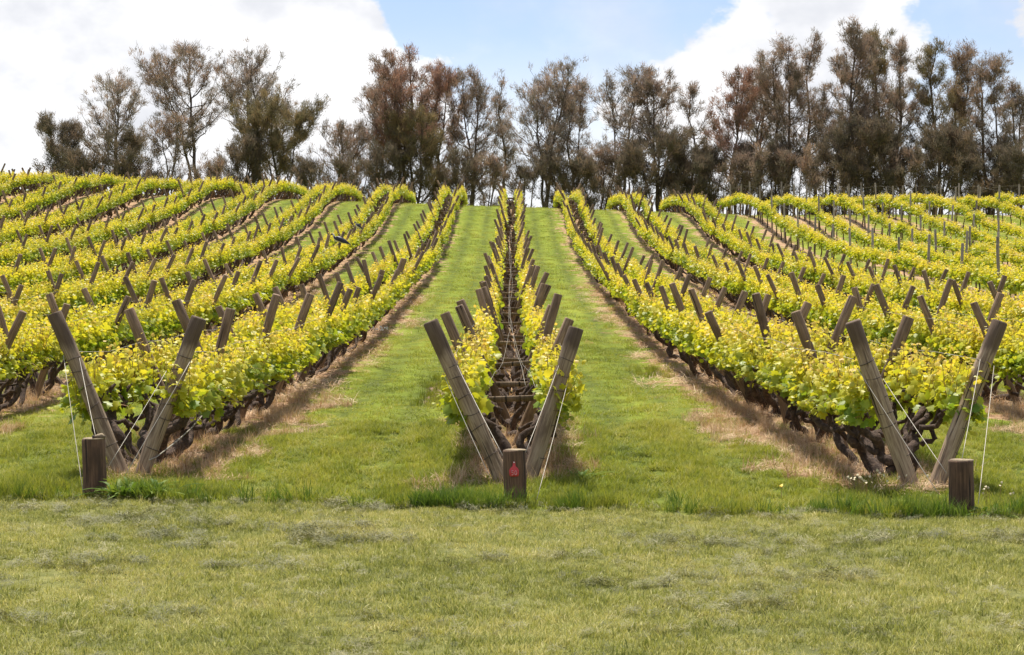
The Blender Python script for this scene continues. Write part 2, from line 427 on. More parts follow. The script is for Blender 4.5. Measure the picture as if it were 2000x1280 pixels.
# ------------------------------------------------------------------ scattering of uncountable grass
SRC = bpy.data.collections.new('tuft_sources')     # not linked to the scene: only instanced
def tuft_set(name, mat_, variants, nb, rad, h, w, lean, seg=2, flat=False):
    c = bpy.data.collections.new(name)
    for k in range(variants):
        rg = np.random.default_rng(hash(name) % 1000 + k if False else sum(map(ord, name)) + 31 * k)
        mb = MB()
        a = rg.uniform(0, 6.283, nb); r = rad * np.sqrt(rg.uniform(0, 1, nb))
        base = np.stack([r * np.cos(a), r * np.sin(a), np.full(nb, -.01)], -1)
        hh = h * rg.uniform(.45, 1.15, nb); yaw = rg.uniform(0, 6.283, nb); ln = np.abs(rg.normal(0, lean, nb)) + .05
        if flat:
            base[:, 2] = rg.uniform(0, .035, nb) * np.clip(1 - r / rad, 0, 1) * 2.2 + .004
            ln = rg.uniform(1.1, 1.75, nb)
        d = np.stack([np.cos(yaw) * np.sin(ln), np.sin(yaw) * np.sin(ln), np.cos(ln)], -1)
        side = np.stack([-np.sin(yaw + rg.normal(0, .5, nb)), np.cos(yaw), np.zeros(nb)], -1); ww = w * rg.uniform(.6, 1.3, nb)
        p1 = base + d * (hh * .55)[:, None]
        d2 = normz(d + np.stack([np.cos(yaw), np.sin(yaw), np.full(nb, -.35)], -1) * (.45 * rg.uniform(.2, 1.4, nb))[:, None])
        p2 = p1 + d2 * (hh * .5)[:, None]
        s = side * ww[:, None] * .5
        tint = np.stack([np.zeros(nb), rg.uniform(0, 1, nb), np.zeros(nb), np.ones(nb)], -1)
        if seg == 2:
            v = np.stack([base - s, base + s, p1 - s * .8, p1 + s * .8, p2], 1)
            ix = np.arange(nb)[:, None] * 5
            mb.add(v.reshape(-1, 3), np.concatenate([ix + [2, 3, 4]]), ix + [0, 1, 3, 2], np.repeat(tint, 5, 0))
        else:
            v = np.stack([base - s, base + s, p2], 1); ix = np.arange(nb)[:, None] * 3
            mb.add(v.reshape(-1, 3), ix + [0, 1, 2], None, np.repeat(tint, 3, 0))
        o = bpy.data.objects.new(name, mb.mesh(name, mat_, False, True)); c.objects.link(o)
    return c
def scatter(name, pts, scale, coll, nvar, label, tilt=.08):
    n = len(pts)
    me = bpy.data.meshes.new(name); me.vertices.add(n); me.vertices.foreach_set('co', np.asarray(pts, float).ravel())
    rot = np.stack([rng.normal(0, tilt, n), rng.normal(0, tilt, n), rng.uniform(0, 6.283, n)], -1)
    a = me.attributes.new('rot', 'FLOAT_VECTOR', 'POINT'); a.data.foreach_set('vector', rot.astype(np.float32).ravel())
    sc3 = np.asarray(scale, float); sc3 = np.stack([sc3] * 3, -1) if sc3.ndim == 1 else sc3
    a = me.attributes.new('size', 'FLOAT_VECTOR', 'POINT'); a.data.foreach_set('vector', sc3.astype(np.float32).ravel())
    a = me.attributes.new('pick', 'INT', 'POINT'); a.data.foreach_set('value', rng.integers(0, nvar, n).astype(np.int32))
    ng = bpy.data.node_groups.new(name, 'GeometryNodeTree')
    ng.interface.new_socket('Geometry', in_out='INPUT', socket_type='NodeSocketGeometry')
    ng.interface.new_socket('Geometry', in_out='OUTPUT', socket_type='NodeSocketGeometry')
    gi = ng.nodes.new('NodeGroupInput'); go = ng.nodes.new('NodeGroupOutput')
    ip = ng.nodes.new('GeometryNodeInstanceOnPoints'); ci = ng.nodes.new('GeometryNodeCollectionInfo')
    ci.inputs[0].default_value = coll; ci.inputs['Separate Children'].default_value = True; ci.inputs['Reset Children'].default_value = True
    m2p = ng.nodes.new('GeometryNodeMeshToPoints')
    def na(nm, ty):
        q = ng.nodes.new('GeometryNodeInputNamedAttribute'); q.data_type = ty; q.inputs[0].default_value = nm
        return [s for s in q.outputs if s.enabled and s.name == 'Attribute'][0]
    L = ng.links.new
    L(gi.outputs[0], m2p.inputs[0]); L(m2p.outputs[0], ip.inputs['Points']); L(ci.outputs[0], ip.inputs['Instance'])
    ip.inputs['Pick Instance'].default_value = True
    L(na('pick', 'INT'), ip.inputs['Instance Index']); L(na('rot', 'FLOAT_VECTOR'), ip.inputs['Rotation']); L(na('size', 'FLOAT_VECTOR'), ip.inputs['Scale'])
    L(ip.outputs[0], go.inputs[0])
    o = obj(name, me); md = o.modifiers.new('scatter', 'NODES'); md.node_group = ng
    return tag(o, label, kind='stuff')
def frustum_pts(n, y0, y1, margin=1.12):
    """uniform over the ground seen between two distances"""
    Y = np.sqrt(rng.uniform(y0 * y0, y1 * y1, n)); X = rng.uniform(-1, 1, n) * (1003 / F) * Y * margin
    return X, Y
def farea(y0, y1, margin=1.12): return (1003 / F) * margin * (y1 * y1 - y0 * y0)
def vnoise(X, Y, s, seed):
    rg = np.random.default_rng(seed); g = rg.uniform(0, 1, (256, 256))
    x = X / s; y = Y / s; xi = np.floor(x).astype(int); yi = np.floor(y).astype(int); fx = x - xi; fy = y - yi
    fx = fx * fx * (3 - 2 * fx); fy = fy * fy * (3 - 2 * fy); w = lambda a, b: g[a % 256, b % 256]
    return (w(xi, yi) * (1 - fx) + w(xi + 1, yi) * fx) * (1 - fy) + (w(xi, yi + 1) * (1 - fx) + w(xi + 1, yi + 1) * fx) * fy

def strip_at(X, Y):
    s = stripw(X) * ((Y > mow(X) + .25) & (Y < 116)) * sstep(0, 1.2, Y - (15 - .127 * X) + .9)
    return s + (vnoise(X, Y * .6, .8, 3) - .5) * .85 + (vnoise(X, Y, .22, 4) - .5) * .3 - .05

LAWN_T = tuft_set('lawn_tuft', M_LAWN, 6, 46, .085, .05, .0048, .85)
CLIP_T = tuft_set('clipping_tuft', M_CLIP, 5, 60, .085, .06, .0045, .5, 2, True)
GR_T = tuft_set('grass_tuft', M_GRASS, 6, 40, .085, .15, .0058, .32)
GRF_T = tuft_set('far_grass_tuft', M_GRASS, 5, 44, .17, .10, .010, .5, 1)
DG_T = tuft_set('deep_grass_tuft', M_DARKGRASS, 5, 46, .07, .21, .0065, .5)
ST_T = tuft_set('straw_tuft', M_STRAW, 5, 44, .12, .13, .005, .7, 2, True)
STU_T = tuft_set('standing_straw_tuft', M_STRAW, 4, 26, .07, .16, .004, .55)

# mown lawn in front
X, Y = frustum_pts(int(330 * farea(6.9, 14.6)), 6.9, 14.6)
k = Y < mow(X) - .02; X, Y = X[k], Y[k]
dn = vnoise(X, Y, .45, 11) * .6 + vnoise(X, Y, .12, 12) * .4
k = rng.uniform(0, 1, len(X)) < .62 + .7 * dn; X, Y, dn = X[k], Y[k], dn[k]
scatter('mown_grass', np.stack([X, Y, gz(X, Y)], -1), rng.uniform(.7, 1.15, len(X)) * (.6 + .6 * dn), LAWN_T, 6, 'short yellow-green mown lawn across the whole foreground', .12)
# clippings
X, Y = frustum_pts(int(190 * farea(6.9, 14.6)), 6.9, 14.6)
k = Y < mow(X) + .12; X, Y = X[k], Y[k]
cn = vnoise(X, Y * 1.9, .34, 21) * .55 + vnoise(X, Y * 1.6, .9, 22) * .45
edge = np.exp(-((Y - mow(X)) / .10) ** 2)
k = rng.uniform(0, 1, len(X)) < np.clip((cn - .50) * 3.2, .16, 1) + .35 * edge
X, Y, cn, edge = X[k], Y[k], cn[k], edge[k]
s = rng.uniform(.4, .9, len(X)) * (.5 + 1.3 * np.clip(cn - .45, 0, 1)) + .25 * edge
scatter('grass_clippings', np.stack([X, Y, gz(X, Y) + .02], -1), np.stack([s, s, s * rng.uniform(.7, 1.5, len(s))], -1), CLIP_T, 5, 'dull grey-green clumps of cut grass lying on the lawn', .2)
# lane grass, near / middle / far
def lane(y0, y1, dens, coll, nvar, s0, name, label, margin=1.1):
    X, Y = frustum_pts(int(dens * farea(y0, y1, margin)), y0, y1, margin)
    k = (Y > mow(X)) & (Y < 116); X, Y = X[k], Y[k]
    st = strip_at(X, Y)
    k = (st < .46) | (rng.uniform(0, 1, len(X)) < np.where(Y < 15.6 - .127 * X, .55, .14)); X, Y = X[k], Y[k]
    hn = vnoise(X, Y, .8, 31) * .6 + vnoise(X, Y, .25, 32) * .4
    track = np.exp(-((rowdist(X) - 1.22) / .20) ** 2) * (X < 12)
    k = rng.uniform(0, 1, len(X)) > .55 * track; X, Y, hn, track = X[k], Y[k], hn[k], track[k]
    front = np.exp(-np.clip(Y - mow(X), 0, 9) / .9)
    s = s0 * rng.uniform(.75, 1.25, len(X)) * (.55 + .65 * hn)
    hz_ = s * (1 - .45 * track) * (.55 + .42 * front * (vnoise(X, Y, .5, 33) * 1.6))
    scatter(name, np.stack([X, Y, gz(X, Y)], -1), np.stack([s, s, hz_], -1), coll, nvar, label)
lane(12.6, 21, 165, GR_T, 6, 1.0, 'lane_grass', 'lush green grass in the lanes at the near row ends')
lane(21, 40, 40, GRF_T, 5, 1.0, 'middle_lane_grass', 'green grass in the lanes midway up the slope')
lane(40, 106, 8.0, GRF_T, 5, 1.55, 'upper_lane_grass', 'pale green grass in the lanes near the crest')
# straw strips under the vines
def straw(y0, y1, dens, s0, name, label):
    X, Y = frustum_pts(int(dens * farea(y0, y1)), y0, y1)
    k = (Y > mow(X) + .1) & (strip_at(X, Y) > .44); X, Y = X[k], Y[k]
    s = s0 * rng.uniform(.6, 1.2, len(X))
    scatter(name, np.stack([X, Y, gz(X, Y) + .006], -1), s, ST_T, 5, label, .15)
straw(13, 24, 60, .9, 'dead_straw', 'flattened dead straw under the nearest vines')
straw(24, 60, 12, 1.6, 'upper_dead_straw', 'bands of dead straw under the vines further up')
X, Y = frustum_pts(int(30 * farea(13, 26)), 13, 26); k = (Y > mow(X) + .3) & (strip_at(X, Y) > .40); X, Y = X[k], Y[k]
scatter('standing_straw', np.stack([X, Y, gz(X, Y)], -1), rng.uniform(.6, 1.3, len(X)), STU_T, 4, 'thin standing dead stalks among the straw')
X = np.concatenate([rng.normal((850 - VPX) / F * 26, .13, 70), rng.normal((1285 - VPX) / F * 30, .2, 40)]); Y = np.concatenate([rng.uniform(23.3, 28.7, 70), rng.uniform(29, 31, 40)])
scatter('soil_edge_grass', np.stack([X, Y, gz(X, Y) + .01], -1), rng.uniform(.5, 1.0, len(X)), GR_T, 6, 'sparse grass growing through the bare soil patches')
# deep green clumps along the mowing edge
cl = [(-2.85, .40, 34), (-.33, .42, 64), (-.62, .22, 22), (.46, .20, 22), (3.0, .42, 30), (3.8, .3, 16), (1.6, .5, 7), (-1.6, .7, 6), (-3.9, .4, 10), (2.3, .4, 8)]
XX, YY, SS = [], [], []
for (cx_, sp_, n_) in cl:
    x = rng.normal(cx_, sp_ * .45, n_); XX.append(x); YY.append(mow(x) + np.abs(rng.normal(.08, .12, n_))); SS.append(rng.uniform(.5, 1.0, n_))
X, Y, s = map(np.concatenate, (XX, YY, SS))
scatter('long_edge_grass', np.stack([X, Y, gz(X, Y)], -1), s, DG_T, 5, 'long dark green grass left standing along the mowing edge', .2)

# ------------------------------------------------------------------ words for labels
ONES = 'zeroth first second third fourth fifth sixth seventh eighth ninth tenth eleventh twelfth thirteenth fourteenth fifteenth sixteenth seventeenth eighteenth nineteenth'.split()
def ordinal(k):
    if k < 20: return ONES[k]
    tens = {2: 'twent', 3: 'thirt', 4: 'fort'}[k // 10]
    return tens + 'ieth' if k % 10 == 0 else tens + 'y-' + ONES[k % 10]
def rowname(n):
    if n == 0: return 'central row'
    return '%s row %s of centre' % (ordinal(abs(n)), 'left' if n < 0 else 'right')

# ------------------------------------------------------------------ posts
def post_mesh(name, L, r, sides, mat_, seed, bury=.22, rings=7):
    rg = np.random.default_rng(seed); mb = MB()
    z = np.linspace(-bury, L, rings); z = np.concatenate([z[:-1], [L - .012, L]])
    rad = r * (1 + .04 * rg.normal(size=len(z))); rad[-1] = r * .9; rad[-2] = r * .99
    pts = np.stack([.006 * np.sin(z * 2 + rg.uniform(0, 6)), .006 * np.cos(z * 2.3 + rg.uniform(0, 6)), z], -1)
    tube(mb, pts, rad, sides, True, .025, rg)
    return mb.mesh(name, mat_, True)
def sharpen(me):
    """flat-shade the sawn ends"""
    for p in me.polygons:
        if abs(p.normal.z) > .7: p.use_smooth = False
    return me
POSTN = [sharpen(post_mesh('post', 1.48 + .03 * k, .050 + .004 * (k % 3), 12, M_POST, 50 + k)) for k in range(5)]
POSTF = [sharpen(post_mesh('far_post', 1.48 + .03 * k, .050 + .004 * (k % 3), 7, M_POST, 60 + k, rings=3)) for k in range(4)]
def box_mesh(name, sx, sy, sz, mat_, bev=.006):
    x, y, z = sx / 2, sy / 2, sz / 2; b = bev
    mb = MB(); v = []
    for (zz, d) in ((-z, b), (-z + b, 0), (z - b, 0), (z, b)):
        v += [(-x + d, -y + d, zz), (x - d, -y + d, zz), (x - d, y - d, zz), (-x + d, y - d, zz)]
    q = [(3, 2, 1, 0), (12, 13, 14, 15)]
    for k in range(3):
        for m in range(4): q.append((4*k+m, 4*k+(m+1) % 4, 4*k+4+(m+1) % 4, 4*k+4+m))
    mb.add(v, None, q); return mb.mesh(name, mat_)
SLATS = [box_mesh('cross_slat', .50 + .05 * k, .028, .058, M_SLAT) for k in range(3)]
BAND_CACHE = {}
def band_mesh(r):
    key = round(r, 3)
    if key not in BAND_CACHE:
        a = np.linspace(0, 2 * np.pi, 17)
        mb = MB(); tube(mb, np.stack([(r + .002) * np.cos(a), (r + .002) * np.sin(a), .006 * np.sin(a)], -1), .0032, 5, False)
        BAND_CACHE[key] = mb.mesh('wire_band', M_BAND, True)
    return BAND_CACHE[key]
def aim(dx, dy, dz):
    return Vector((dx, dy, dz)).to_track_quat('Z', 'Y').to_euler()

ENDS = {  # measured near-end frames: (base x, base y, top x, top y) in photo pixels for both posts
    -1: ((241, 107, 612), (276, 386, 620)),
    0: ((984, 842, 627), (1032, 1125, 640)),
    1: ((1783, 1663, 628), (1828, 1956, 628))}
ENDLAB = {-1: 'pair of thick V-shaped end posts behind the untagged stump at far left',
          0: 'pair of thick V-shaped end posts behind the stump with the red tag',
          1: 'pair of thick V-shaped end posts beside the stump at far right'}
NF = 0; VINES = []
for n in VROWS:
    x0 = SP * n; idx = 0; y = y0row(n); k = 0
    while y < ROWEND:
        rg = np.random.default_rng(1000 + 97 * (n + 20) + k)
        yy = y + (rg.normal(0, .12) if k else 0)
        xr = x0 + (rg.normal(0, .03) if k else 0)
        pxc = VPX + F * xr / yy
        vis = -F * .75 / yy < pxc < 2000 + F * .75 / yy
        if vis:
            idx += 1
            zb = float(gz(xr, yy))
            if k == 0 and n in ENDS:
                fr = empty('end_trellis', (xr, yy, zb)); tag(fr, ENDLAB[n], 'trellis', 'end frames facing the lawn')
                posts = []
                for s, (bx, tx, ty) in zip((-1, 1), ENDS[n]):
                    b = Vector(((bx - VPX) / F * yy, yy, zb)); tp = Vector(((tx - VPX) / F * yy, yy + .04 * s, CAMZ + (HY - ty) / F * yy))
                    d = tp - b; L = d.length; r = .066
                    po = obj('post', sharpen(post_mesh('end_post', L, r, 20, M_ENDPOST, 70 + 7 * n + s, rings=12)), fr, b - fr.location, aim(*d))
                    for hb in (.24 + .1 * rg.random(), .52 + .05 * rg.random(), .66, .78 + .06 * rg.random(), .96 + .05 * rg.random(), 1.1):
                        if hb < L - .1: obj('wire_band', band_mesh(r), po, (0, 0, hb), (rg.normal(0, .12), rg.normal(0, .12), rg.uniform(0, 6)))
                    posts.append((b, d))
                fr['posts'] = 2
                VINES.append((n, k, idx, xr, yy, zb)); ENDS[n] = (fr, posts)
            else:
                near = yy < 40
                fr = empty('vine_trellis', (xr, yy, zb))
                where = 'the near end' if abs(n) <= 1 else 'the frame edge'
                tag(fr, 'weathered V-shaped trellis posts, %s up from %s, %s' % (ordinal(idx), where, rowname(n)), 'trellis', 'V trellis frames along the vine rows')
                for s in (-1, 1):
                    if rg.random() < .03 and k > 1: continue
                    ang = R(20.5) + rg.normal(0, R(3.2))
                    me = POSTN[rg.integers(5)] if near else POSTF[rg.integers(4)]
                    obj('post', me, fr, (s * .06, .05 * s, 0), (rg.normal(0, R(2.5)), s * ang, 0), (1, 1, float(rg.uniform(.93, 1.06))))
                obj('cross_slat', SLATS[rg.integers(3)], fr, (0, -.085, .50 + rg.normal(0, .04)), (0, rg.normal(0, R(2.5)), 0))
                if abs(n) > 1 and idx == 1: VINES.append((n, k - 1, 0, xr, yy - 3.0, zb))
                VINES.append((n, k, idx, xr, yy, zb))
            NF += 1
        y += 3.0; k += 1
print('trellis frames', NF)

# ------------------------------------------------------------------ vines
LEAF_A = np.radians([0, 22, 42, 66, 92, 118, 150, 180, 210, 242, 268, 294, 318, 338])
LEAF_R = np.array([1.0, .74, .90, .62, .80, .58, .62, .22, .62, .58, .80, .62, .90, .74])
def leaf_template(lod):
    if lod == 0:
        x = LEAF_R * np.sin(LEAF_A) * .62; y = LEAF_R * np.cos(LEAF_A) * .58 + .42
        v = np.concatenate([[[0, .40, 0]], np.stack([x, y, np.zeros_like(x)], -1)])
        v[:, 2] = -.55 * v[:, 0] ** 2 - .22 * (v[:, 1] - .4) ** 2 + .03 * np.cos(3 * np.arctan2(v[:, 0], v[:, 1]))
        t = [(0, 1 + (k + 1) % 14, 1 + k) for k in range(14)]
        return v, np.array(t)
    if lod == 1:
        v = np.array([(0, 0, -.05), (.48, .35, -.12), (.30, .85, -.10), (-.05, 1, -.12), (-.42, .75, -.1), (-.45, .25, -.12)], float)
        return v, np.array([(0, 1, 2), (0, 2, 3), (0, 3, 4), (0, 4, 5)])
    v = np.array([(0, 0, 0), (.45, .5, -.12), (0, 1, 0), (-.45, .5, -.1)], float)
    return v, np.array([(0, 1, 2), (0, 2, 3)])
TEMPL = [leaf_template(k) for k in range(3)]
def leaf_frames(rg, L, lod, sides=(-1, 1), z0=.66, xo=.40, hgt=1.0, dens=1.0):
    """leaf position, tip direction, normal, size, tint for shoots growing from a cordon"""
    ns = int({0: 50, 1: 47, 2: 40}[lod] * L * dens); per = {0: 10, 1: 9, 2: 8}[lod]
    P, T, N, S, C, SH = [], [], [], [], [], []
    for sd in sides:
        y = rg.uniform(-L / 2 - .03, L / 2 + .03, ns)
        b = np.stack([sd * xo + rg.normal(0, .04, ns), y, z0 + rg.normal(0, .045, ns)], -1)
        hang = rg.random(ns) < .24
        d = np.stack([sd * .13 + rg.normal(0, .15, ns), rg.normal(0, .24, ns), np.ones(ns)], -1)
        d[hang] = np.stack([sd * .75 + rg.normal(0, .5, hang.sum()), rg.normal(0, .3, hang.sum()), rg.normal(-.30, .40, hang.sum())], -1)
        d = normz(d); ln = rg.uniform(.25, .47, ns) * hgt * np.where(rg.random(ns) < .12, 1.2, 1); ln[hang] *= .55
        SH.append((b, b + d * ln[:, None]))
        for m in range(per):
            t = np.clip((m + .35 + rg.uniform(-.3, .3, ns)) / per, .02, 1.02)
            p = b + d * (ln * t)[:, None]
            az = rg.uniform(0, 6.283, ns)
            o = np.stack([np.cos(az) + sd * .25, np.sin(az), rg.normal(-.15, .35, ns)], -1); o = normz(o)
            sz = (.122 - .080 * t) * rg.uniform(.6, 1.25, ns) * {0: 1, 1: 1.0, 2: 1.12}[lod]
            p = p + o * (.042 * (1.15 - t))[:, None]
            up = np.stack([rg.normal(0, .55, ns) + sd * .25, rg.normal(-.25, .55, ns), rg.uniform(.25, 1, ns)], -1)
            tip = normz(o + np.stack([np.zeros(ns), np.zeros(ns), rg.normal(-.35, .35, ns)], -1))
            nr = normz(up - tip * (up * tip).sum(-1, keepdims=True))
            age = np.clip(t * .62 + .20 + .32 * (p[:, 2] - z0) / .5 * .5 + rg.normal(0, .10, ns), 0, 1); age[hang] *= .65
            P.append(p); T.append(tip); N.append(nr); S.append(sz)
            C.append(np.stack([age, rg.random(ns), np.zeros(ns), np.ones(ns)], -1))
    return [np.concatenate(a) for a in (P, T, N, S, C)], SH
def leaves_mesh(name, fr, lod, keep=None):
    P, T, N, S, C = fr
    if keep is not None: P, T, N, S, C = P[keep], T[keep], N[keep], S[keep], C[keep]
    B = np.cross(T, N); tv, tt = TEMPL[lod]; n = len(P)
    v = P[:, None] + S[:, None, None] * (tv[None, :, 0:1] * B[:, None] + tv[None, :, 1:2] * T[:, None] + tv[None, :, 2:3] * N[:, None])
    t = (np.arange(n)[:, None, None] * len(tv) + tt[None]).reshape(-1, 3)
    mb = MB(); mb.add(v.reshape(-1, 3), t, None, np.repeat(C, len(tv), 0))
    return mb.mesh(name, M_LEAF, lod == 0, True)
def shoots_mesh(name, SH, rg, frac=1.0):
    mb = MB()
    for b, e in SH:
        for p, q_ in zip(b, e):
            if rg.random() < frac: tube(mb, [p, (p + q_) / 2 + rg.normal(0, .012, 3), q_], [.0045, .0035, .0015], 3, False)
    return mb.mesh(name, M_SHOOT)
def trunk_mesh(name, rg, L, lod, front=0.0):
    mb = MB(); sd = {0: 11, 1: 6, 2: 5}[lod]; npt = {0: 22, 1: 9, 2: 6}[lod]
    yb = -1.0 + rg.normal(0, .1)
    for sgn in (-1, 1):
        for kk in range(4):
            yt = yb + (.05, .55, 1.15, 2.0)[kk] + rg.normal(0, .12)
            b0 = (rg.normal(0, .04) + sgn * .03, yb + rg.normal(0, .05) + (.0, .18, .75, 1.0)[kk], -.06)
            p = wobble(b0, (sgn * (.35 + rg.normal(0, .04)), yt, .61 + rg.normal(0, .04)), npt, .05, rg, (sgn * rg.uniform(-.14, .09), rg.normal(0, .08), rg.uniform(-.15, -.02)))
            t = np.linspace(0, 1, npt); r = (.049 - .014 * t) * rg.uniform(.7, 1.1)
            r = r * (1 + .18 * np.sin(t * rg.uniform(9, 17) + rg.uniform(0, 6)) + .05 * rg.normal(size=npt)); r[0] *= 1.3
            tube(mb, p, r, sd, True, .06, rg)
        for kk in range({0: 7, 1: 4, 2: 2}[lod]):
            ya = rg.uniform(-L / 2 + .3 + front * .6, L / 2 - .2); b0 = (sgn * rg.uniform(.05, .28), ya, rg.uniform(.2, .45)); e = (sgn * rg.uniform(.3, .48), ya + rg.normal(0, .3), rg.uniform(.52, .74))
            tube(mb, wobble(b0, e, max(5, npt // 2), .035, rg, (0, rg.normal(0, .06), rg.uniform(-.12, .02))), np.linspace(.026, .015, max(5, npt // 2)), max(4, sd - 4), True, .1, rg)
        m = npt * 2; y = np.linspace(-L / 2 - .06 + front, L / 2 + .06, m)
        c = np.stack([sgn * (.38 + .045 * np.sin(y * 4 + rg.uniform(0, 6)) + rg.normal(0, .012, m)), y, .61 + .05 * np.sin(y * 3.1 + rg.uniform(0, 6)) + rg.normal(0, .014, m)], -1)
        cr = .040 * (1 + .26 * rg.normal(size=m)).clip(.6, 1.5); cr[0] = cr[-1] = .012; cr[1] = cr[-2] = .03
        tube(mb, c, cr, sd, True, .08, rg)
        for kk in range({0: 18, 1: 9, 2: 5}[lod]):     # stubby spurs
            yy_ = rg.uniform(-L / 2 + front, L / 2); b0 = np.array([sgn * .38, yy_, .61])
            e = b0 + np.array([sgn * rg.uniform(-.12, .14), rg.normal(0, .08), rg.uniform(-.06, .16)])
            tube(mb, wobble(b0, e, 4, .012, rg), [.026, .024, .022, .012], max(4, sd - 3), True, .1, rg)
    return mb.mesh(name, M_BARK, True)
VL = 3.0
LODN = (4, 5, 5)
TR = [[trunk_mesh('vine_wood', np.random.default_rng(300 + 10 * l + k), VL, l) for k in range(LODN[l])] for l in range(3)]
FO, SHO = [], []
for l in range(3):
    a, b_ = [], []
    for k in range(LODN[l]):
        rg = np.random.default_rng(400 + 10 * l + k); fr, SH = leaf_frames(rg, VL, l)
        a.append(leaves_mesh('vine_leaves', fr, l)); b_.append(shoots_mesh('vine_shoots', SH, rg, .6) if l == 0 else None)
    FO.append(a); SHO.append(b_)
# single leaves share these meshes
SINGLE = []
for k in range(6):
    tv, tt = TEMPL[0]; mb = MB(); w = tv.copy(); w[:, 2] *= (.6 + .25 * k); w[:, 2] += .04 * np.sin(5 * w[:, 1] + k)
    age = (.12, .25, .38, .5, .62, .78)[k]
    mb.add(w, tt, None, (age, .2 + .1 * k, 0, 1)); SINGLE.append(mb.mesh('leaf', M_LEAF, True, True))
for (n, k, idx, xr, yy, zb) in VINES:
    yv = yy + 1.5
    if yv > ROWEND + 1: continue
    rg = np.random.default_rng(5000 + 131 * (n + 20) + k)
    lod = 0 if yv < 25 else 1 if yv < 58 else 2
    zv = float(gz(xr, yv)); slope = (float(gz(xr, yv + 1.5)) - float(gz(xr, yv - 1.5))) / 3.0
    v = empty('grape_vine', (xr, yv, zv)); v.rotation_euler = (math.atan(slope), 0, 0)
    where = 'the near end' if abs(n) <= 1 else 'the frame edge'
    look = 'gnarled yellow-leaved grapevine'
    tag(v, '%s, %s up from %s, %s' % (look, ordinal(idx + (abs(n) > 1)), where, rowname(n)), 'grapevine', 'grapevines trained on the V trellises')
    flip = math.pi if (k > 0 and rg.random() < .45) else 0.0
    obj('trunk', TR[lod][rg.integers(LODN[lod])] if k else trunk_mesh('end_vine_wood', np.random.default_rng(640 + n), VL, 0, .38), v, (0, 0, 0), (0, 0, flip))
    if n in (-1, 0, 1) and k < 2:
        fr, SH = leaf_frames(rg, VL, 0, dens=1.0)
        P, T, N, S, C = fr
        score = S * 9 + np.abs(N[:, 1]) * .35 - P[:, 1] * (.5 if k == 0 else .25) + np.abs(P[:, 0]) * .5 * (1 if n == 0 else 0) + rg.random(len(S)) * .3
        order = np.argsort(-score); nsel = 230 if k == 0 else 120
        keep = np.ones(len(S), bool); keep[order[:nsel]] = False
        tag(obj('foliage', leaves_mesh('vine_leaves', fr, 0, keep), v), kind='stuff')
        tag(obj('shoots', shoots_mesh('vine_shoots', SH, rg, .6), v), kind='stuff')
        B = np.cross(T, N)
        for q_ in order[:nsel]:
            mi = int(np.clip(C[q_, 0] * 7, 0, 5))
            M3 = Matrix((B[q_], T[q_], N[q_])).transposed()
            obj('leaf', SINGLE[mi], v, P[q_], M3.to_euler(), float(S[q_]))
    else:
        vi = rg.integers(LODN[lod]); f2 = math.pi if rg.random() < .5 else 0.0
        tag(obj('foliage', FO[lod][vi], v, (0, 0, rg.normal(0, .025)), (0, 0, f2), (float(rg.uniform(.93, 1.08)), 1, float(rg.uniform(.94, 1.07)))), kind='stuff')
        if lod == 0: tag(obj('shoots', SHO[0][vi], v, (0, 0, 0), (0, 0, f2)), kind='stuff')

# ------------------------------------------------------------------ upright-post block on the right
VP = [sharpen(post_mesh('upright_post', 1.78 + .07 * k, .045, 7, M_PALEPOST, 80 + k, rings=3)) for k in range(4)]
SVT, SVF = [], []
for k in range(5):
    rg = np.random.default_rng(700 + k); mb = MB()
    tube(mb, wobble((0, 0, -.05), (rg.normal(0, .05), rg.normal(0, .06), .80), 6, .02, rg), np.linspace(.034, .024, 6), 5, True, .1, rg)
    yy_ = np.linspace(-.8, .8, 7); tube(mb, np.stack([rg.normal(0, .02, 7), yy_, .82 + rg.normal(0, .02, 7)], -1), .022, 4)
    SVT.append(mb.mesh('upright_vine_wood', M_BARK, True))
    fr, SH = leaf_frames(rg, 1.6, 2, (1,), .84, 0.0, .86, 1.5); fr[0][:, 0] *= 1.15
    SVF.append(leaves_mesh('upright_vine_leaves', fr, 2))
NP = NV = 0
for r_, xr in enumerate(VSPX):
    ip = iv = 0; rname = '%s upright row' % ordinal(r_ + 1)
    y = 40.0 + .8 * r_; k = 0
    while y < 112:
        if VPX + F * xr / y < 1990:
            ip += 1; NP += 1
            rg = np.random.default_rng(6000 + 50 * r_ + k)
            o = obj('upright_post', VP[rg.integers(4)], None, (xr, y, float(gz(xr, y))), (rg.normal(0, R(1.6)), rg.normal(0, R(1.6)), rg.uniform(0, 6)))
            tag(o, 'slim pale upright post, %s from the right edge, %s beside the V rows' % (ordinal(ip), rname), 'post', 'upright posts in the block on the right')
        y += 4.2; k += 1
    y = 41.0 + .3 * r_; k = 0
    while y < 112:
        if VPX + F * xr / y < 2015:
            iv += 1; NV += 1
            rg = np.random.default_rng(8000 + 80 * r_ + k)
            v = empty('upright_vine', (xr, y, float(gz(xr, y)))); v.rotation_euler = (math.atan((float(gz(xr, y + 1)) - float(gz(xr, y - 1))) / 2), 0, 0)
            tag(v, 'small single-stem vine, %s from the right edge, %s beside the V rows' % (ordinal(iv), rname), 'grapevine', 'single-stem vines in the upright block')
            obj('trunk', SVT[rg.integers(5)], v, None, (0, 0, rg.integers(2) * math.pi))
            tag(obj('foliage', SVF[rg.integers(5)], v, None, (0, 0, rg.integers(2) * math.pi), (1.1, 1, float(rg.uniform(.9, 1.12)))), kind='stuff')
        y += 1.6; k += 1
print('upright posts', NP, 'upright vines', NV)

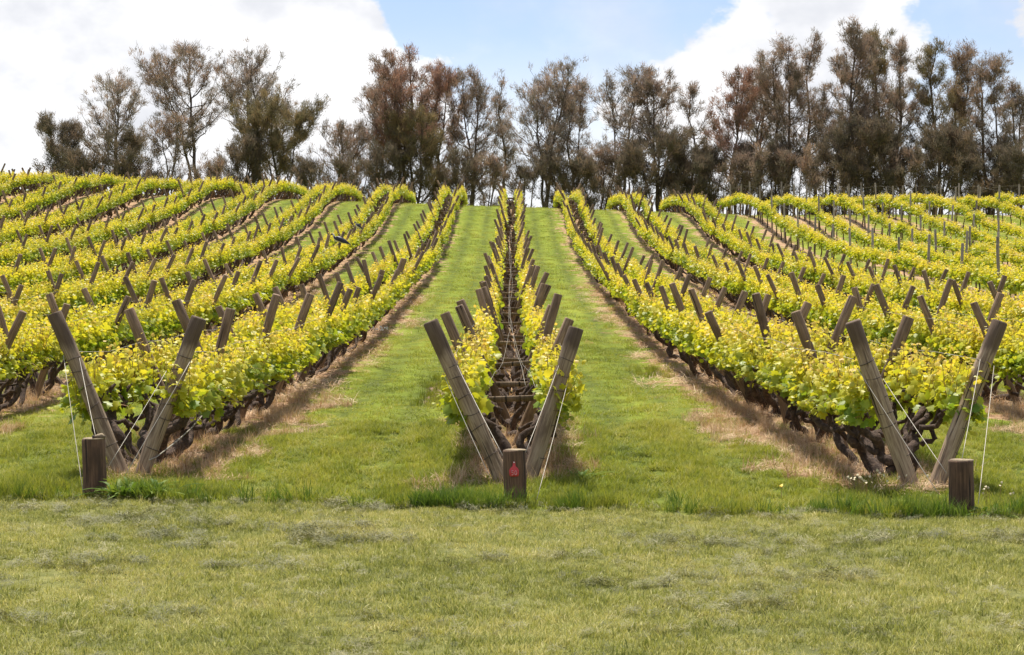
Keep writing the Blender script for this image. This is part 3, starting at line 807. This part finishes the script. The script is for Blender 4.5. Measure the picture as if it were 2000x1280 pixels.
# ------------------------------------------------------------------ wires
def wire(name, pts, r, label=None, cat='wire', group=None, parent=None, m=None, sides=5):
    mb = MB(); pts = np.asarray(pts, float)
    tube(mb, pts, r, sides, True)
    o = obj(name, mb.mesh(name, m or M_WIRE, True), parent)
    if label: tag(o, label, cat, group)
    return o
for n in range(-3, 4):
    ys = np.arange(max(y0row(n), abs(n) * 11.2), 112.5, 1.5)
    for s in (-1, 1):
        x = SP * n + s * (.50 + .01 * np.sin(ys)); z = gz(SP * n + 0 * ys, ys) + 1.06 + .015 * np.sin(ys * 2.1)
        wire('trellis_wire', np.stack([x, ys, z], -1), .0022, 'thin trellis wire through the %s canopy of the %s' % ('left' if s < 0 else 'right', rowname(n)), 'wire', 'trellis wires strung along the rows', sides=4)
for r_, xr in enumerate(VSPX):
    ys = np.arange(max(41, xr * 3.45), 112, 2.1); z = gz(xr + 0 * ys, ys) + 1.68
    wire('trellis_wire', np.stack([xr + .05 + 0 * ys, ys, z], -1), .0022, 'thin top wire strung between the posts of the %s upright row' % ordinal(r_ + 1), 'wire', 'top wires of the upright block', sides=4)
for q_, (a, zz, l) in enumerate((((.16, .02, -.02, .0), .86, 'right-hand'), ((.19, .05, .0, .01), .80, 'lower'), ((-.17, -.03, .0, .0), .84, 'left-hand'))):
    ys = np.linspace(16.8, 80, 44); t = (ys - 16.8) / 63
    x = a[0] * np.exp(-t * 9) + a[1] * np.sin(t * 14 + q_) + a[2]
    z = gz(0 * ys, ys) + zz - .12 * np.exp(-t * 8) + .05 * np.sin(t * 40 + q_)
    wire('slack_wire', np.stack([x, ys, z], -1), .0019, 'slack %s wire hanging inside the V of the central row' % l, 'wire', 'slack wires in the central row', sides=4)
# guy wires of the three end frames, tied between post and ground
def ppt(p, yy): return Vector(((p[0] - VPX) / F * yy, yy, CAMZ + (HY - p[1]) / F * yy))
GUY = {-1: (((124, 695), 15.3, (163, 972), 14.1), ((155, 700), 15.3, (189, 866), 14.15), ((325, 725), 15.35, (212, 910), 14.3), ((372, 705), 15.3, (243, 930), 14.5)),
       0: (((866, 730), 14.92, (958, 935), 14.1), ((893, 715), 14.92, (985, 896), 13.85), ((1091, 715), 14.92, (1025, 888), 13.85), ((1108, 750), 14.92, (1046, 985), 13.7)),
       1: (((1672, 715), 14.47, (1832, 962), 13.5), ((1725, 740), 14.5, (1850, 925), 13.4), ((1915, 702), 14.45, (1880, 897), 13.1), ((1942, 715), 14.45, (1912, 985), 12.95))}
for n, ws in GUY.items():
    fr = ENDS[n][0]
    for (p, ya, q_, yb) in ws:
        a, b_ = ppt(p, ya), ppt(q_, yb); zf = float(gz(b_.x, b_.y)); b_.z = max(b_.z, zf - .02)
        t = np.linspace(0, 1, 7)[:, None]; P = (1 - t) * np.array(a - fr.location) + t * np.array(b_ - fr.location); P[:, 2] -= .008 * np.sin(np.pi * t[:, 0])
        wire('guy_wire', P, .0027, parent=fr)
P = np.array([ppt(p, y_) for p, y_ in (((291, 899), 15.28), ((305, 893), 15.4), ((322, 880), 15.7), ((345, 862), 16.1), ((372, 838), 16.7), ((395, 812), 17.3), ((420, 800), 18.1), ((470, 775), 19.5), ((545, 745), 22.5))])
P[:, 2] = np.maximum(P[:, 2], gz(P[:, 0], P[:, 1]) + .03)
wire('loose_wire', P, .006, 'loose pale wire tied low on the right post of the left V', 'wire')

# ------------------------------------------------------------------ anchor stumps
STUMPS = {-1: (185, 14.2, .466, .092, 'short dark anchor stump with a pale worn top, front of the left V'),
          0: (1007, 13.8, .405, .088, 'short brown anchor stump carrying the red numbered tag'),
          1: (1880, 13.15, .41, .091, 'short dark untagged anchor stump at the foot of the right V')}
for n, (sx_, yy, h, r, lab) in STUMPS.items():
    x = (sx_ - VPX) / F * yy; zb = float(gz(x, yy)); rg = np.random.default_rng(900 + n)
    st = empty('anchor_stump', (x, yy, zb)); tag(st, lab, 'stump', 'anchor stumps in front of the end frames')
    mb = MB(); z = np.array([-.15, 0, .1, .2, .3, h - .012, h]); tube(mb, np.stack([0 * z, 0 * z, z], -1), r * np.array([1.02, 1.02, 1.0, 1.01, .995, 1.0, .95]), 28, True, .012, rg)
    obj('log', sharpen(mb.mesh('stump_log', M_STUMP, True)), st, None, (R(.8) * n, R(-1.6), 0))
    mb = MB(); a = np.arange(24) / 24 * 2 * np.pi; rr = r * .93 * (1 + .02 * rg.normal(size=24))
    tube(mb, [(0, 0, h - .004), (0, 0, h + .003)], [r * .93, r * .91], 24, True)
    top = obj('sawn_top', mb.mesh('sawn_top', M_CUT), st, (-.008 if n == -1 else 0, 0, .0), None)
    if n == -1:
        mb = MB(); tube(mb, [(0, 0, 0), (0, 0, .028)], [.011, .010], 10); obj('bolt', mb.mesh('bolt', M_BAND, True), st, (0.0, -.05, h))
        mb = MB(); tube(mb, [(0, 0, 0), (.02, 0, .014), (.05, .004, .016), (.08, .01, .004)], [.02, .026, .024, .012], 8, True, .1, rg)
        obj('splinter', mb.mesh('splinter', M_CUT), st, (.005, -.02, h + .002))
    if n == 0:
        tg_ = empty('number_tag', (x - .012, yy - r - .006, zb + .245)); tg_.rotation_euler = (R(-3), 0, R(2))
        tag(tg_, 'small red livestock-style tag numbered 50, nailed to the middle stump', 'tag')
        mm = .00382   # metres per photo pixel here
        o2 = [(-2.2, 20), (2.2, 20), (2.7, 13), (3.6, 10.5), (7.5, 7.0), (10, 2.5), (9.8, -5.5), (8.6, -9.5), (-7.6, -9.7), (-9.3, -6), (-10, 2.5), (-7.5, 7.0), (-3.6, 10.5), (-2.7, 13)]
        m_ = len(o2); v = [(a_ * mm, -.002, c_ * mm) for a_, c_ in o2] + [(a_ * mm, .002, c_ * mm) for a_, c_ in o2] + [(0, -.002, 0), (0, .002, 0)]
        t_ = [(2 * m_, k, (k + 1) % m_) for k in range(m_)] + [(2 * m_ + 1, m_ + (k + 1) % m_, m_ + k) for k in range(m_)]
        q_ = [(k, m_ + k, m_ + (k + 1) % m_, (k + 1) % m_) for k in range(m_)]
        mb = MB(); mb.add(v, t_, q_); obj('tag_plate', mb.mesh('tag_plate', M_RED), tg_)
        mb = MB(); tube(mb, [(0, -.009, 18.4 * mm), (0, .0, 18.4 * mm)], .0055, 10); obj('button', mb.mesh('tag_button', M_WHITE, True), tg_)
        DIG = {'digit': [(-1.4, 1.8), (-5.0, 1.8), (-5.1, -1.9), (-3.2, -1.4), (-1.6, -2.4), (-1.3, -4.6), (-2.4, -6.6), (-5.2, -6.4)],
               'numeral': [(3.2, 1.8), (1.5, .6), (1.1, -2.4), (1.6, -5.4), (3.2, -6.7), (4.8, -5.4), (5.3, -2.4), (4.9, .6), (3.2, 1.8)]}
        for nm, pl in DIG.items():
            mb = MB(); tube(mb, [(a_ * mm, -.0032, c_ * mm) for a_, c_ in pl], .0030, 5); obj('digit', mb.mesh(nm, M_INK), tg_)

# ------------------------------------------------------------------ small plants beside the stumps
def strap_plant(x, yy, n_, ln, seed, label, m_):
    rg = np.random.default_rng(seed); e = empty('broadleaf_clump', (x, yy, float(gz(x, yy)))); tag(e, label, 'plant')
    for k in range(n_):
        az = rg.uniform(0, 6.283); l_ = ln * rg.uniform(.55, 1.1); t = np.linspace(0, 1, 6); el = rg.uniform(.5, 1.35)
        r = l_ * t * math.cos(el) * (1 + .5 * t); z = l_ * t * math.sin(el) - l_ * .45 * t ** 2.2
        w = (.013 * np.sin(np.pi * (t * .86 + .12)) + .002) * rg.uniform(.8, 1.3)
        c = np.stack([r * math.cos(az), r * math.sin(az), z], -1); sd = np.array([-math.sin(az), math.cos(az), 0])
        v = np.concatenate([c - sd * w[:, None], c + [0, 0, -.004], c + sd * w[:, None]]); q = []
        for i_ in range(5):
            q += [(i_, 6 + i_, 7 + i_, i_ + 1), (6 + i_, 12 + i_, 13 + i_, 7 + i_)]
        mb = MB(); mb.add(v, None, q, (0, rg.random(), 0, 1)); obj('leaf', mb.mesh('strap_leaf', m_, True, True), e, (rg.normal(0, .05), rg.normal(0, .04), -.01))
strap_plant((240 - VPX) / F * 14.0, 13.98, 34, .30, 41, 'bright green strap-leaved clump right of the left stump', M_DARKGRASS)
strap_plant((300 - VPX) / F * 14.0, 14.0, 30, .27, 42, 'drooping green leafy clump below the left V posts', M_DARKGRASS)
strap_plant((1140 - VPX) / F * 15.2, 15.2, 26, .24, 43, 'low green weed beside the middle V on its right', M_DARKGRASS)
strap_plant((1940 - VPX) / F * 12.9, 12.95, 22, .20, 44, 'low green weed right of the far right stump', M_DARKGRASS)
def flower_plant(x, yy, n_, h, seed, label, m_, sz=.012):
    rg = np.random.default_rng(seed); e = empty('wildflower', (x, yy, float(gz(x, yy)))); tag(e, label, 'wildflower', 'wildflowers in the grass')
    for k in range(n_):
        p = rg.normal(0, .07, 2) * (n_ > 1); hh = h * rg.uniform(.6, 1.1); top = np.array([p[0] * 1.4, p[1], hh])
        mb = MB(); tube(mb, [(p[0], p[1], -.01), top], .002, 3, False); obj('stem', mb.mesh('stem', M_SHOOT), e)
        mb = MB(); a = np.arange(7) / 7 * 6.283
        v = [(0, 0, .004)] + [((sz * (1.25 if i_ % 2 else .8)) * math.cos(q_), (sz * (1.25 if i_ % 2 else .8)) * math.sin(q_), 0) for i_, q_ in enumerate(a)]
        mb.add(v, [(0, 1 + i_, 1 + (i_ + 1) % 7) for i_ in range(7)]); obj('flower', mb.mesh('flower', m_), e, top, (R(50) + rg.normal(0, .4), rg.normal(0, .4), 0))
flower_plant((1700 - VPX) / F * 14.1, 14.1, 14, .20, 51, 'pale weed in flower at the foot of the right V', M_PETAL, .011)
flower_plant((1740 - VPX) / F * 14.4, 14.4, 8, .18, 52, 'smaller pale weed in flower behind the right V base', M_PETAL, .011)
flower_plant((1527 - VPX) / F * 14.3, 14.3, 1, .14, 53, 'single yellow flower in the grass left of the right V', M_YELLOW, .016)
flower_plant((1945 - VPX) / F * 13.6, 13.6, 9, .16, 54, 'pale weed in flower beyond the far right stump', M_PETAL, .010)
flower_plant((742 - VPX) / F * 40, 40.0, 18, .16, 55, 'patch of white flowers beside the first row left of centre', M_WHITE, .02)

def soil_heap(x, yy, sx, sy, h, seed, label):
    rg = np.random.default_rng(seed); mb = MB(); nu, nv = 22, 9
    u = np.arange(nu) / nu * 6.283; r = np.linspace(0, 1, nv)
    U, Rr = np.meshgrid(u, r); jit = 1 + .22 * np.sin(3 * U + seed) + .20 * rg.normal(size=U.shape)
    X_ = Rr * np.cos(U) * sx * jit; Y_ = Rr * np.sin(U) * sy * jit; Z_ = h * (1 - Rr ** 1.6) * (1 + .28 * rg.normal(size=U.shape)) - .02
    Z_[-1] = -.05
    X_ = X_ + .06 * np.sin(Y_ * 3 + seed); Z_ = Z_ + gz(x + X_, yy + Y_) - float(gz(x, yy))
    i, j = np.meshgrid(np.arange(nv - 1), np.arange(nu), indexing='ij'); k = (j + 1) % nu
    mb.add(np.stack([X_, Y_, Z_], -1).reshape(-1, 3), None, np.stack([i*nu+j, (i+1)*nu+j, (i+1)*nu+k, i*nu+k], -1).reshape(-1, 4)[:, ::-1])
    tag(obj('soil_heap', mb.mesh('soil_heap', M_SOIL), None, (x, yy, float(gz(x, yy)))), label, 'soil heap')
M_SOIL = simple('dark_clodded_soil', (.20, .13, .085), 1.0, 0, .7, 14)
soil_heap((850 - VPX) / F * 26, 26.0, .13, 2.6, .05, 3, 'long patch of bare dark soil just left of the central row')
soil_heap((1285 - VPX) / F * 30, 30.0, .20, 1.0, .04, 5, 'small brown soil patch in the lane right of the central row')

# ------------------------------------------------------------------ ibises
def make_bird(name, loc, rz, label, sc=1.0):
    e = empty(name, loc, rz); e.scale = (sc,) * 3; tag(e, label, 'bird', 'ibises among the vines')
    #           x     z     half width, half height
    prof = [(-.335, .255, .002, .003), (-.325, .285, .005, .006), (-.30, .315, .007, .008), (-.265, .340, .010, .011), (-.245, .352, .022, .024), (-.215, .358, .030, .031),
            (-.19, .345, .025, .028), (-.175, .315, .022, .026), (-.165, .28, .026, .032), (-.14, .245, .045, .055), (-.09, .225, .075, .080), (-.02, .205, .095, .095),
            (.06, .175, .092, .085), (.14, .140, .070, .062), (.21, .105, .045, .036), (.27, .072, .032, .018), (.32, .050, .028, .010), (.335, .043, .010, .004)]
    P = np.array(prof); pts = np.stack([P[:, 0], 0 * P[:, 0], P[:, 1]], -1); sdn = 14; a = np.arange(sdn) / sdn * 2 * np.pi
    tg = normz(np.gradient(pts, axis=0)); u = np.array([0, 1.0, 0]); w = np.cross(u, tg)
    v = pts[:, None] + P[:, 2][:, None, None] * np.cos(a)[None, :, None] * u + P[:, 3][:, None, None] * np.sin(a)[None, :, None] * w[:, None]
    n_ = len(P); i = np.arange(n_ - 1)[:, None] * sdn; j = np.arange(sdn)[None]; kk = (j + 1) % sdn
    q = np.stack([i + j, i + kk, i + sdn + kk, i + sdn + j], -1).reshape(-1, 4)
    col = np.zeros((n_, sdn, 4)); col[..., 3] = 1; wz = (np.sin(a)[None] * np.sign(w[:, 2:3] + 1e-6))
    dark = np.array([.012, .011, .020]); white = np.array([.72, .68, .60]); col[..., :3] = dark
    low = wz < -.62; body = (np.arange(n_) >= 8)[:, None]; col[(low & body)] = (*white, 1)
    neck = ((np.arange(n_) >= 6) & (np.arange(n_) <= 7))[:, None] & (wz < 2); col[np.broadcast_to(neck, col.shape[:2])] = (*white, 1)
    m_ = BIRD_M
    mb = MB(); mb.add(v.reshape(-1, 3), None, q); mb.c = [col.reshape(-1, 4)]; obj('body', mb.mesh('ibis_body', m_, True, True), e)
    for s in (-1, 1):
        mb = MB(); t = np.linspace(0, 1, 8)
        c = np.stack([-.10 + .36 * t, s * (.078 + .022 * np.sin(np.pi * t) - .05 * t), .255 - .155 * t], -1)
        up = np.stack([.02 + 0 * t, s * -.03 * np.sin(np.pi * t), .05 * np.sin(np.pi * (t * .8 + .2))], -1)
        dn = np.stack([-.01 + 0 * t, 0 * t, -.06 * np.sin(np.pi * (t * .85 + .1))], -1)
        o_ = np.array([0, s * .012, 0])
        vv = np.concatenate([c + up, c + o_, c + dn]); qq = []
        for i_ in range(7): qq += [(i_, i_ + 1, 9 + i_, 8 + i_), (8 + i_, 9 + i_, 17 + i_, 16 + i_)]
        mb.add(vv, None, qq, (.016, .015, .032, 1)); obj('wing', mb.mesh('ibis_wing', m_, True, True), e)
        mb = MB(); tube(mb, [(.0, s * .035, .15), (.015, s * .035, .06), (-.01, s * .035, -.04), (-.01, s * .035, -.16)], [.016, .010, .006, .006], 6, True, col=(.10, .05, .05, 1))
        obj('leg', mb.mesh('ibis_leg', m_, True, True), e)
    return e
BIRD_M, t_, b_ = mat('ibis_plumage')
at = t_.nodes.new('ShaderNodeVertexColor'); at.layer_name = 'tint'; t_.links.new(at.outputs[0], b_.inputs['Base Color']); b_.inputs['Roughness'].default_value = .5
yb = 64.0; xb = (664 - VPX) / F * yb
make_bird('ibis', (xb, yb, CAMZ + (HY - 482) / F * yb), R(-6), 'dark-backed white-bellied ibis perched on the second row left of centre', 1.25)
yb = 68.5; xb = (700 - VPX) / F * yb
make_bird('ibis', (xb, yb, CAMZ + (HY - 452) / F * yb), R(60), 'second ibis half hidden in the vines uphill of the perched one', .95)

# ------------------------------------------------------------------ trees on the crest
def tree_meshes(seed, H, W, base, dens, lead, spread, needle):
    rg = np.random.default_rng(seed); wood = MB(); TP, TD, TS = [], [], []
    def env(t):     # crown half-width over relative height
        t = np.clip((t - base) / (1 - base), 0, 1)
        return W / 2 * np.clip(np.sin(np.pi * (.16 + .76 * t ** .85)), 0, 1) ** .75
    r0 = .011 * H + .05
    for l in range(lead):
        az = rg.uniform(0, 6.283) + l * 6.283 / lead
        off = (0 if lead == 1 else spread) * W * rg.uniform(.16, .34)
        hl = H * (rg.uniform(.88, .99) if l else .985)
        tip = np.array([off * math.cos(az), off * math.sin(az), hl])
        n_ = 12; tr = wobble((rg.normal(0, .12), rg.normal(0, .12), -.3), tip, n_, .016 * H, rg, (-.15 * tip[0], -.15 * tip[1], 0))
        tt = np.linspace(0, 1, n_); rr = r0 * (1 if l == 0 else .72) * (1 - .93 * tt ** .8) + .012
        tube(wood, tr, rr, 6, False, .05, rg)
        nl = int(H * 3.0 / lead ** .45)
        for u_ in range(int(14 * dens) + 6):
            q0 = rg.uniform(.84, 1.02); TP.append(np.array([np.interp(q0, tt, tr[:, c]) for c in range(3)]) + rg.normal(0, .16, 3)); TD.append(np.array([rg.normal(0, .4), rg.normal(0, .4), 1.0])); TS.append(rg.uniform(.7, 1.3))
        for k in range(nl):
            tb = base * .75 + (1 - base * .75) * rg.uniform(0, .93) ** .9
            b0 = np.array([np.interp(tb, tt, tr[:, c]) for c in range(3)])
            a2 = rg.uniform(0, 6.283); reach = env(tb + .12) * rg.uniform(.55, 1.08)
            rise = reach * rg.uniform(.55, 1.5)
            e = b0 + np.array([math.cos(a2) * reach, math.sin(a2) * reach, rise]); e[2] = min(e[2], H * .99)
            br = wobble(b0, e, 6, .04 * reach + .05, rg, (0, 0, -.12 * reach))
            rb = np.interp(tb, tt, rr) * .5
            tube(wood, br, np.linspace(max(rb, .02), .010, 6), 4, False)
            nsub = int(3 + 3.2 * reach)
            for s in range(nsub):
                q0 = rg.uniform(.25, 1); b1 = np.array([np.interp(q0, np.linspace(0, 1, 6), br[:, c]) for c in range(3)])
                d = normz((e - b0) * .6 + np.array([*rg.normal(0, .8, 2), rg.uniform(.1, 1.3)]) * reach * .6); ls = rg.uniform(.5, 1.25) * (.35 + .22 * W / 4)
                e1 = b1 + d * ls
                tube(wood, [b1, (b1 + e1) / 2 + rg.normal(0, .05, 3), e1], [.016, .011, .005], 3, False)
                nt_ = max(1, int(rg.poisson(1.75 * dens)))
                for u_ in range(nt_):
                    TP.append(b1 + (e1 - b1) * rg.uniform(.25, 1.1) + rg.normal(0, .14, 3)); TD.append(d); TS.append(rg.uniform(.7, 1.35))
    TP, TD, TS = np.array(TP), np.array(TD), np.array(TS)
    nn = needle; N_ = len(TP)
    P = np.repeat(TP, nn, 0) + rg.normal(0, .11, (N_ * nn, 3)); D = normz(np.repeat(TD, nn, 0) + rg.normal(0, .62, (N_ * nn, 3)) + [0, 0, .25])
    L = .30 * np.repeat(TS, nn) * rg.uniform(.6, 1.4, N_ * nn); Wd = .036 * rg.uniform(.6, 1.3, N_ * nn)
    sd = normz(np.cross(D, rg.normal(size=D.shape)))
    v = np.stack([P - sd * Wd[:, None] * .5, P + sd * Wd[:, None] * .5, P + D * L[:, None]], 1)
    tint = np.repeat(np.repeat(rg.random(N_), nn), 3)
    mb = MB(); mb.add(v.reshape(-1, 3), np.arange(N_ * nn * 3).reshape(-1, 3), None, np.stack([tint, tint, tint, np.ones_like(tint)], -1))
    return wood.mesh('tree_wood', M_TBARK, True), mb.mesh('tree_needles', M_NEEDLE, False, True)
OL, BR, RD, GY, DK = (.24, .195, .105), (.30, .23, .175), (.33, .21, .155), (.34, .28, .23), (.19, .155, .11)
#   px   top  wid  dist base dens lead spread colour  label
TREES = [
 (130, 226, 105, 128, .12, 1.9, 3, 1.0, DK, 'small dense round dark tree at the far left end of the crest'),
 (236, 140, 135, 131, .22, .75, 2, .9, GY, 'thin pinkish-grey wispy tree, second from the left on the crest'),
 (325, 232, 95, 127, .30, .45, 2, 1.2, BR, 'low nearly bare branching tree left of the tall forked tree'),
 (378, 82, 165, 131, .42, .95, 2, 1.3, BR, 'tall forked tree with open crown, tallest of the left group'),
 (505, 108, 150, 136, .45, .65, 3, 1.2, GY, 'tall sparse tree rising behind the broad dense olive tree'),
 (545, 196, 150, 129, .34, 2.2, 3, 1.3, OL, 'broad dense olive-brown tree right of the tall forked tree'),
 (475, 268, 90, 127, .12, 1.8, 3, 1.0, DK, 'low dark bushy tree under the left sparse tall tree'),
 (668, 248, 130, 130, .28, .60, 3, 1.3, BR, 'low open twiggy tree filling the gap in the left half'),
 (735, 104, 105, 133, .30, .85, 2, .9, BR, 'slender tree at the left edge of the middle group'),
 (792, 86, 130, 130, .28, 1.25, 2, .9, RD, 'tallest russet tree of the middle group'),
 (852, 124, 105, 134, .18, 1.7, 2, .8, RD, 'dense russet tree right of the tallest middle tree'),
 (820, 215, 120, 128, .10, 1.7, 3, 1.1, OL, 'dense low tree under the russet middle trees'),
 (925, 142, 110, 131, .30, .75, 2, .8, BR, 'open tree with fine top just left of the central row'),
 (982, 146, 55, 134, .48, .50, 1, .5, GY, 'very thin tall tree directly above the central row'),
 (1060, 128, 150, 130, .30, .80, 3, 1.1, GY, 'wide vase-shaped wispy tree just right of the central row'),
 (1122, 166, 80, 133, .22, 1.15, 2, .8, BR, 'narrow brown tree right of the vase-shaped tree'),
 (1178, 282, 100, 128, .10, 1.0, 3, 1.2, BR, 'low twiggy tree in the gap right of the middle'),
 (1212, 140, 115, 132, .38, .70, 2, .9, GY, 'pale wispy tree with flat top, left of a twin'),
 (1290, 134, 120, 130, .30, 1.0, 2, .9, BR, 'rounded open tree, right twin of the pale wispy pair'),
 (1285, 262, 150, 127, .10, 1.7, 3, 1.2, DK, 'dense dark low tree beneath the rounded twin tree'),
 (1350, 168, 75, 133, .25, .90, 1, .5, BR, 'narrow tree with a thin top before the tall right block'),
 (1430, 140, 120, 130, .20, 1.5, 2, .9, RD, 'leaning russet tree at the left end of the tall right block'),
 (1482, 108, 90, 134, .35, .80, 2, .8, GY, 'open tree behind the leaning russet tree'),
 (1533, 80, 110, 130, .25, 1.3, 2, .9, BR, 'tall tree third in the right block'),
 (1582, 70, 95, 134, .28, 1.2, 1, .6, BR, 'tall narrow tree just left of the tallest of all'),
 (1645, 47, 130, 130, .28, 1.35, 2, 1.0, BR, 'tallest tree on the crest, in the right block'),
 (1706, 62, 115, 133, .18, 1.7, 2, .8, OL, 'dense tall tree just right of the tallest of all'),
 (1762, 76, 85, 130, .25, 1.2, 1, .6, BR, 'slim tree with a ragged top left of the sky notch'),
 (1828, 82, 95, 131, .12, 2.1, 1, .6, OL, 'dense columnar dark tree right of the sky notch'),
 (1880, 90, 95, 134, .15, 1.7, 2, .7, BR, 'second columnar tree right of the sky notch'),
 (1935, 116, 85, 130, .18, 1.3, 2, .7, BR, 'narrow tree second from the right edge'),
 (1992, 156, 80, 132, .15, 1.4, 2, .7, BR, 'tree cut by the right edge of the picture'),
 (1400, 285, 110, 127, .08, 1.6, 3, 1.2, DK, 'low dark tree under the leaning russet tree'),
 (1500, 270, 110, 128, .08, 1.5, 3, 1.2, DK, 'low dark tree under the left of the right block'),
 (1610, 245, 120, 127, .08, 1.5, 3, 1.2, DK, 'low dark tree below the tallest tree'),
 (1720, 235, 140, 127, .06, 2.0, 3, 1.2, DK, 'broad low dark tree in the thick of the right block'),
 (1830, 255, 130, 127, .06, 1.7, 3, 1.2, DK, 'low dark tree under the columnar trees'),
 (1930, 270, 120, 128, .06, 1.4, 3, 1.2, DK, 'low dark tree near the right edge'),
 (245, 262, 110, 127, .05, 1.7, 3, 1.1, DK, 'low dark bushy tree under the wispy left tree'),
 (770, 290, 110, 127, .05, 1.3, 3, 1.2, DK, 'dark undergrowth tree at the foot of the middle group'),
 (900, 300, 100, 127, .08, 1.1, 3, 1.2, DK, 'thin dark undergrowth tree left of the central row'),
 (1100, 300, 90, 127, .08, 1.0, 3, 1.2, DK, 'thin dark undergrowth tree right of the vase-shaped tree'),
 (165, 300, 80, 126, .05, 1.2, 3, 1.2, DK, 'small dark scrub between the two leftmost trees'),
 (420, 322, 90, 126, .06, .9, 3, 1.2, BR, 'thin low scrub right of the tall forked tree'),
 (700, 318, 90, 126, .06, 1.2, 3, 1.2, DK, 'low scrub left of the foot of the middle group'),
 (955, 312, 80, 126, .08, 1.0, 3, 1.2, BR, 'thin scrub just left above the central row'),
 (1025, 318, 80, 126, .08, .9, 3, 1.2, DK, 'thin scrub just right above the central row'),
 (1145, 318, 80, 126, .06, 1.2, 3, 1.2, DK, 'low scrub beside the narrow brown tree'),
 (1235, 300, 80, 126, .06, 1.3, 3, 1.2, DK, 'low scrub under the pale wispy tree'),
 (1350, 292, 90, 126, .06, 1.4, 3, 1.2, DK, 'low scrub under the narrow thin-topped tree'),
 (1455, 300, 90, 126, .06, 1.3, 3, 1.2, BR, 'brownish low scrub at the left of the right block'),
 (1555, 300, 90, 126, .06, 1.2, 3, 1.2, BR, 'brownish low scrub in the right block left of its tallest'),
 (1665, 300, 90, 126, .06, 1.3, 3, 1.2, DK, 'low scrub in the right block under its tallest pair'),
 (1780, 300, 90, 126, .06, 1.4, 3, 1.2, BR, 'brownish low scrub below the sky notch'),
 (1985, 290, 90, 126, .06, 1.3, 3, 1.2, DK, 'low scrub at the right edge of the picture'),
 (610, 318, 90, 126, .06, 1.2, 3, 1.2, DK, 'small dark bushy tree right of the dense olive tree'),
]
for i_, (tx, ty, wd, dd, base, dens, lead, spread, colr, lab) in enumerate(TREES):
    k_ = dd / F; x = (tx - VPX) * k_; zb = float(gz(x, dd)); H = CAMZ + (HY - ty) * k_ - zb
    wm, lm = tree_meshes(2000 + i_, H, wd * k_ * 1.11, base + .10, dens, lead, spread, 17)
    e = empty('crest_tree', (x, dd, zb)); tag(e, lab, 'tree', 'trees along the crest')
    obj('trunk', wm, e); o = obj('foliage', lm, e); o.color = (*colr, 1); tag(o, kind='stuff')
print('triangles', sum(len(m.loop_triangles) if m.loop_triangles else sum(p.loop_total - 2 for p in m.polygons) for m in bpy.data.meshes))
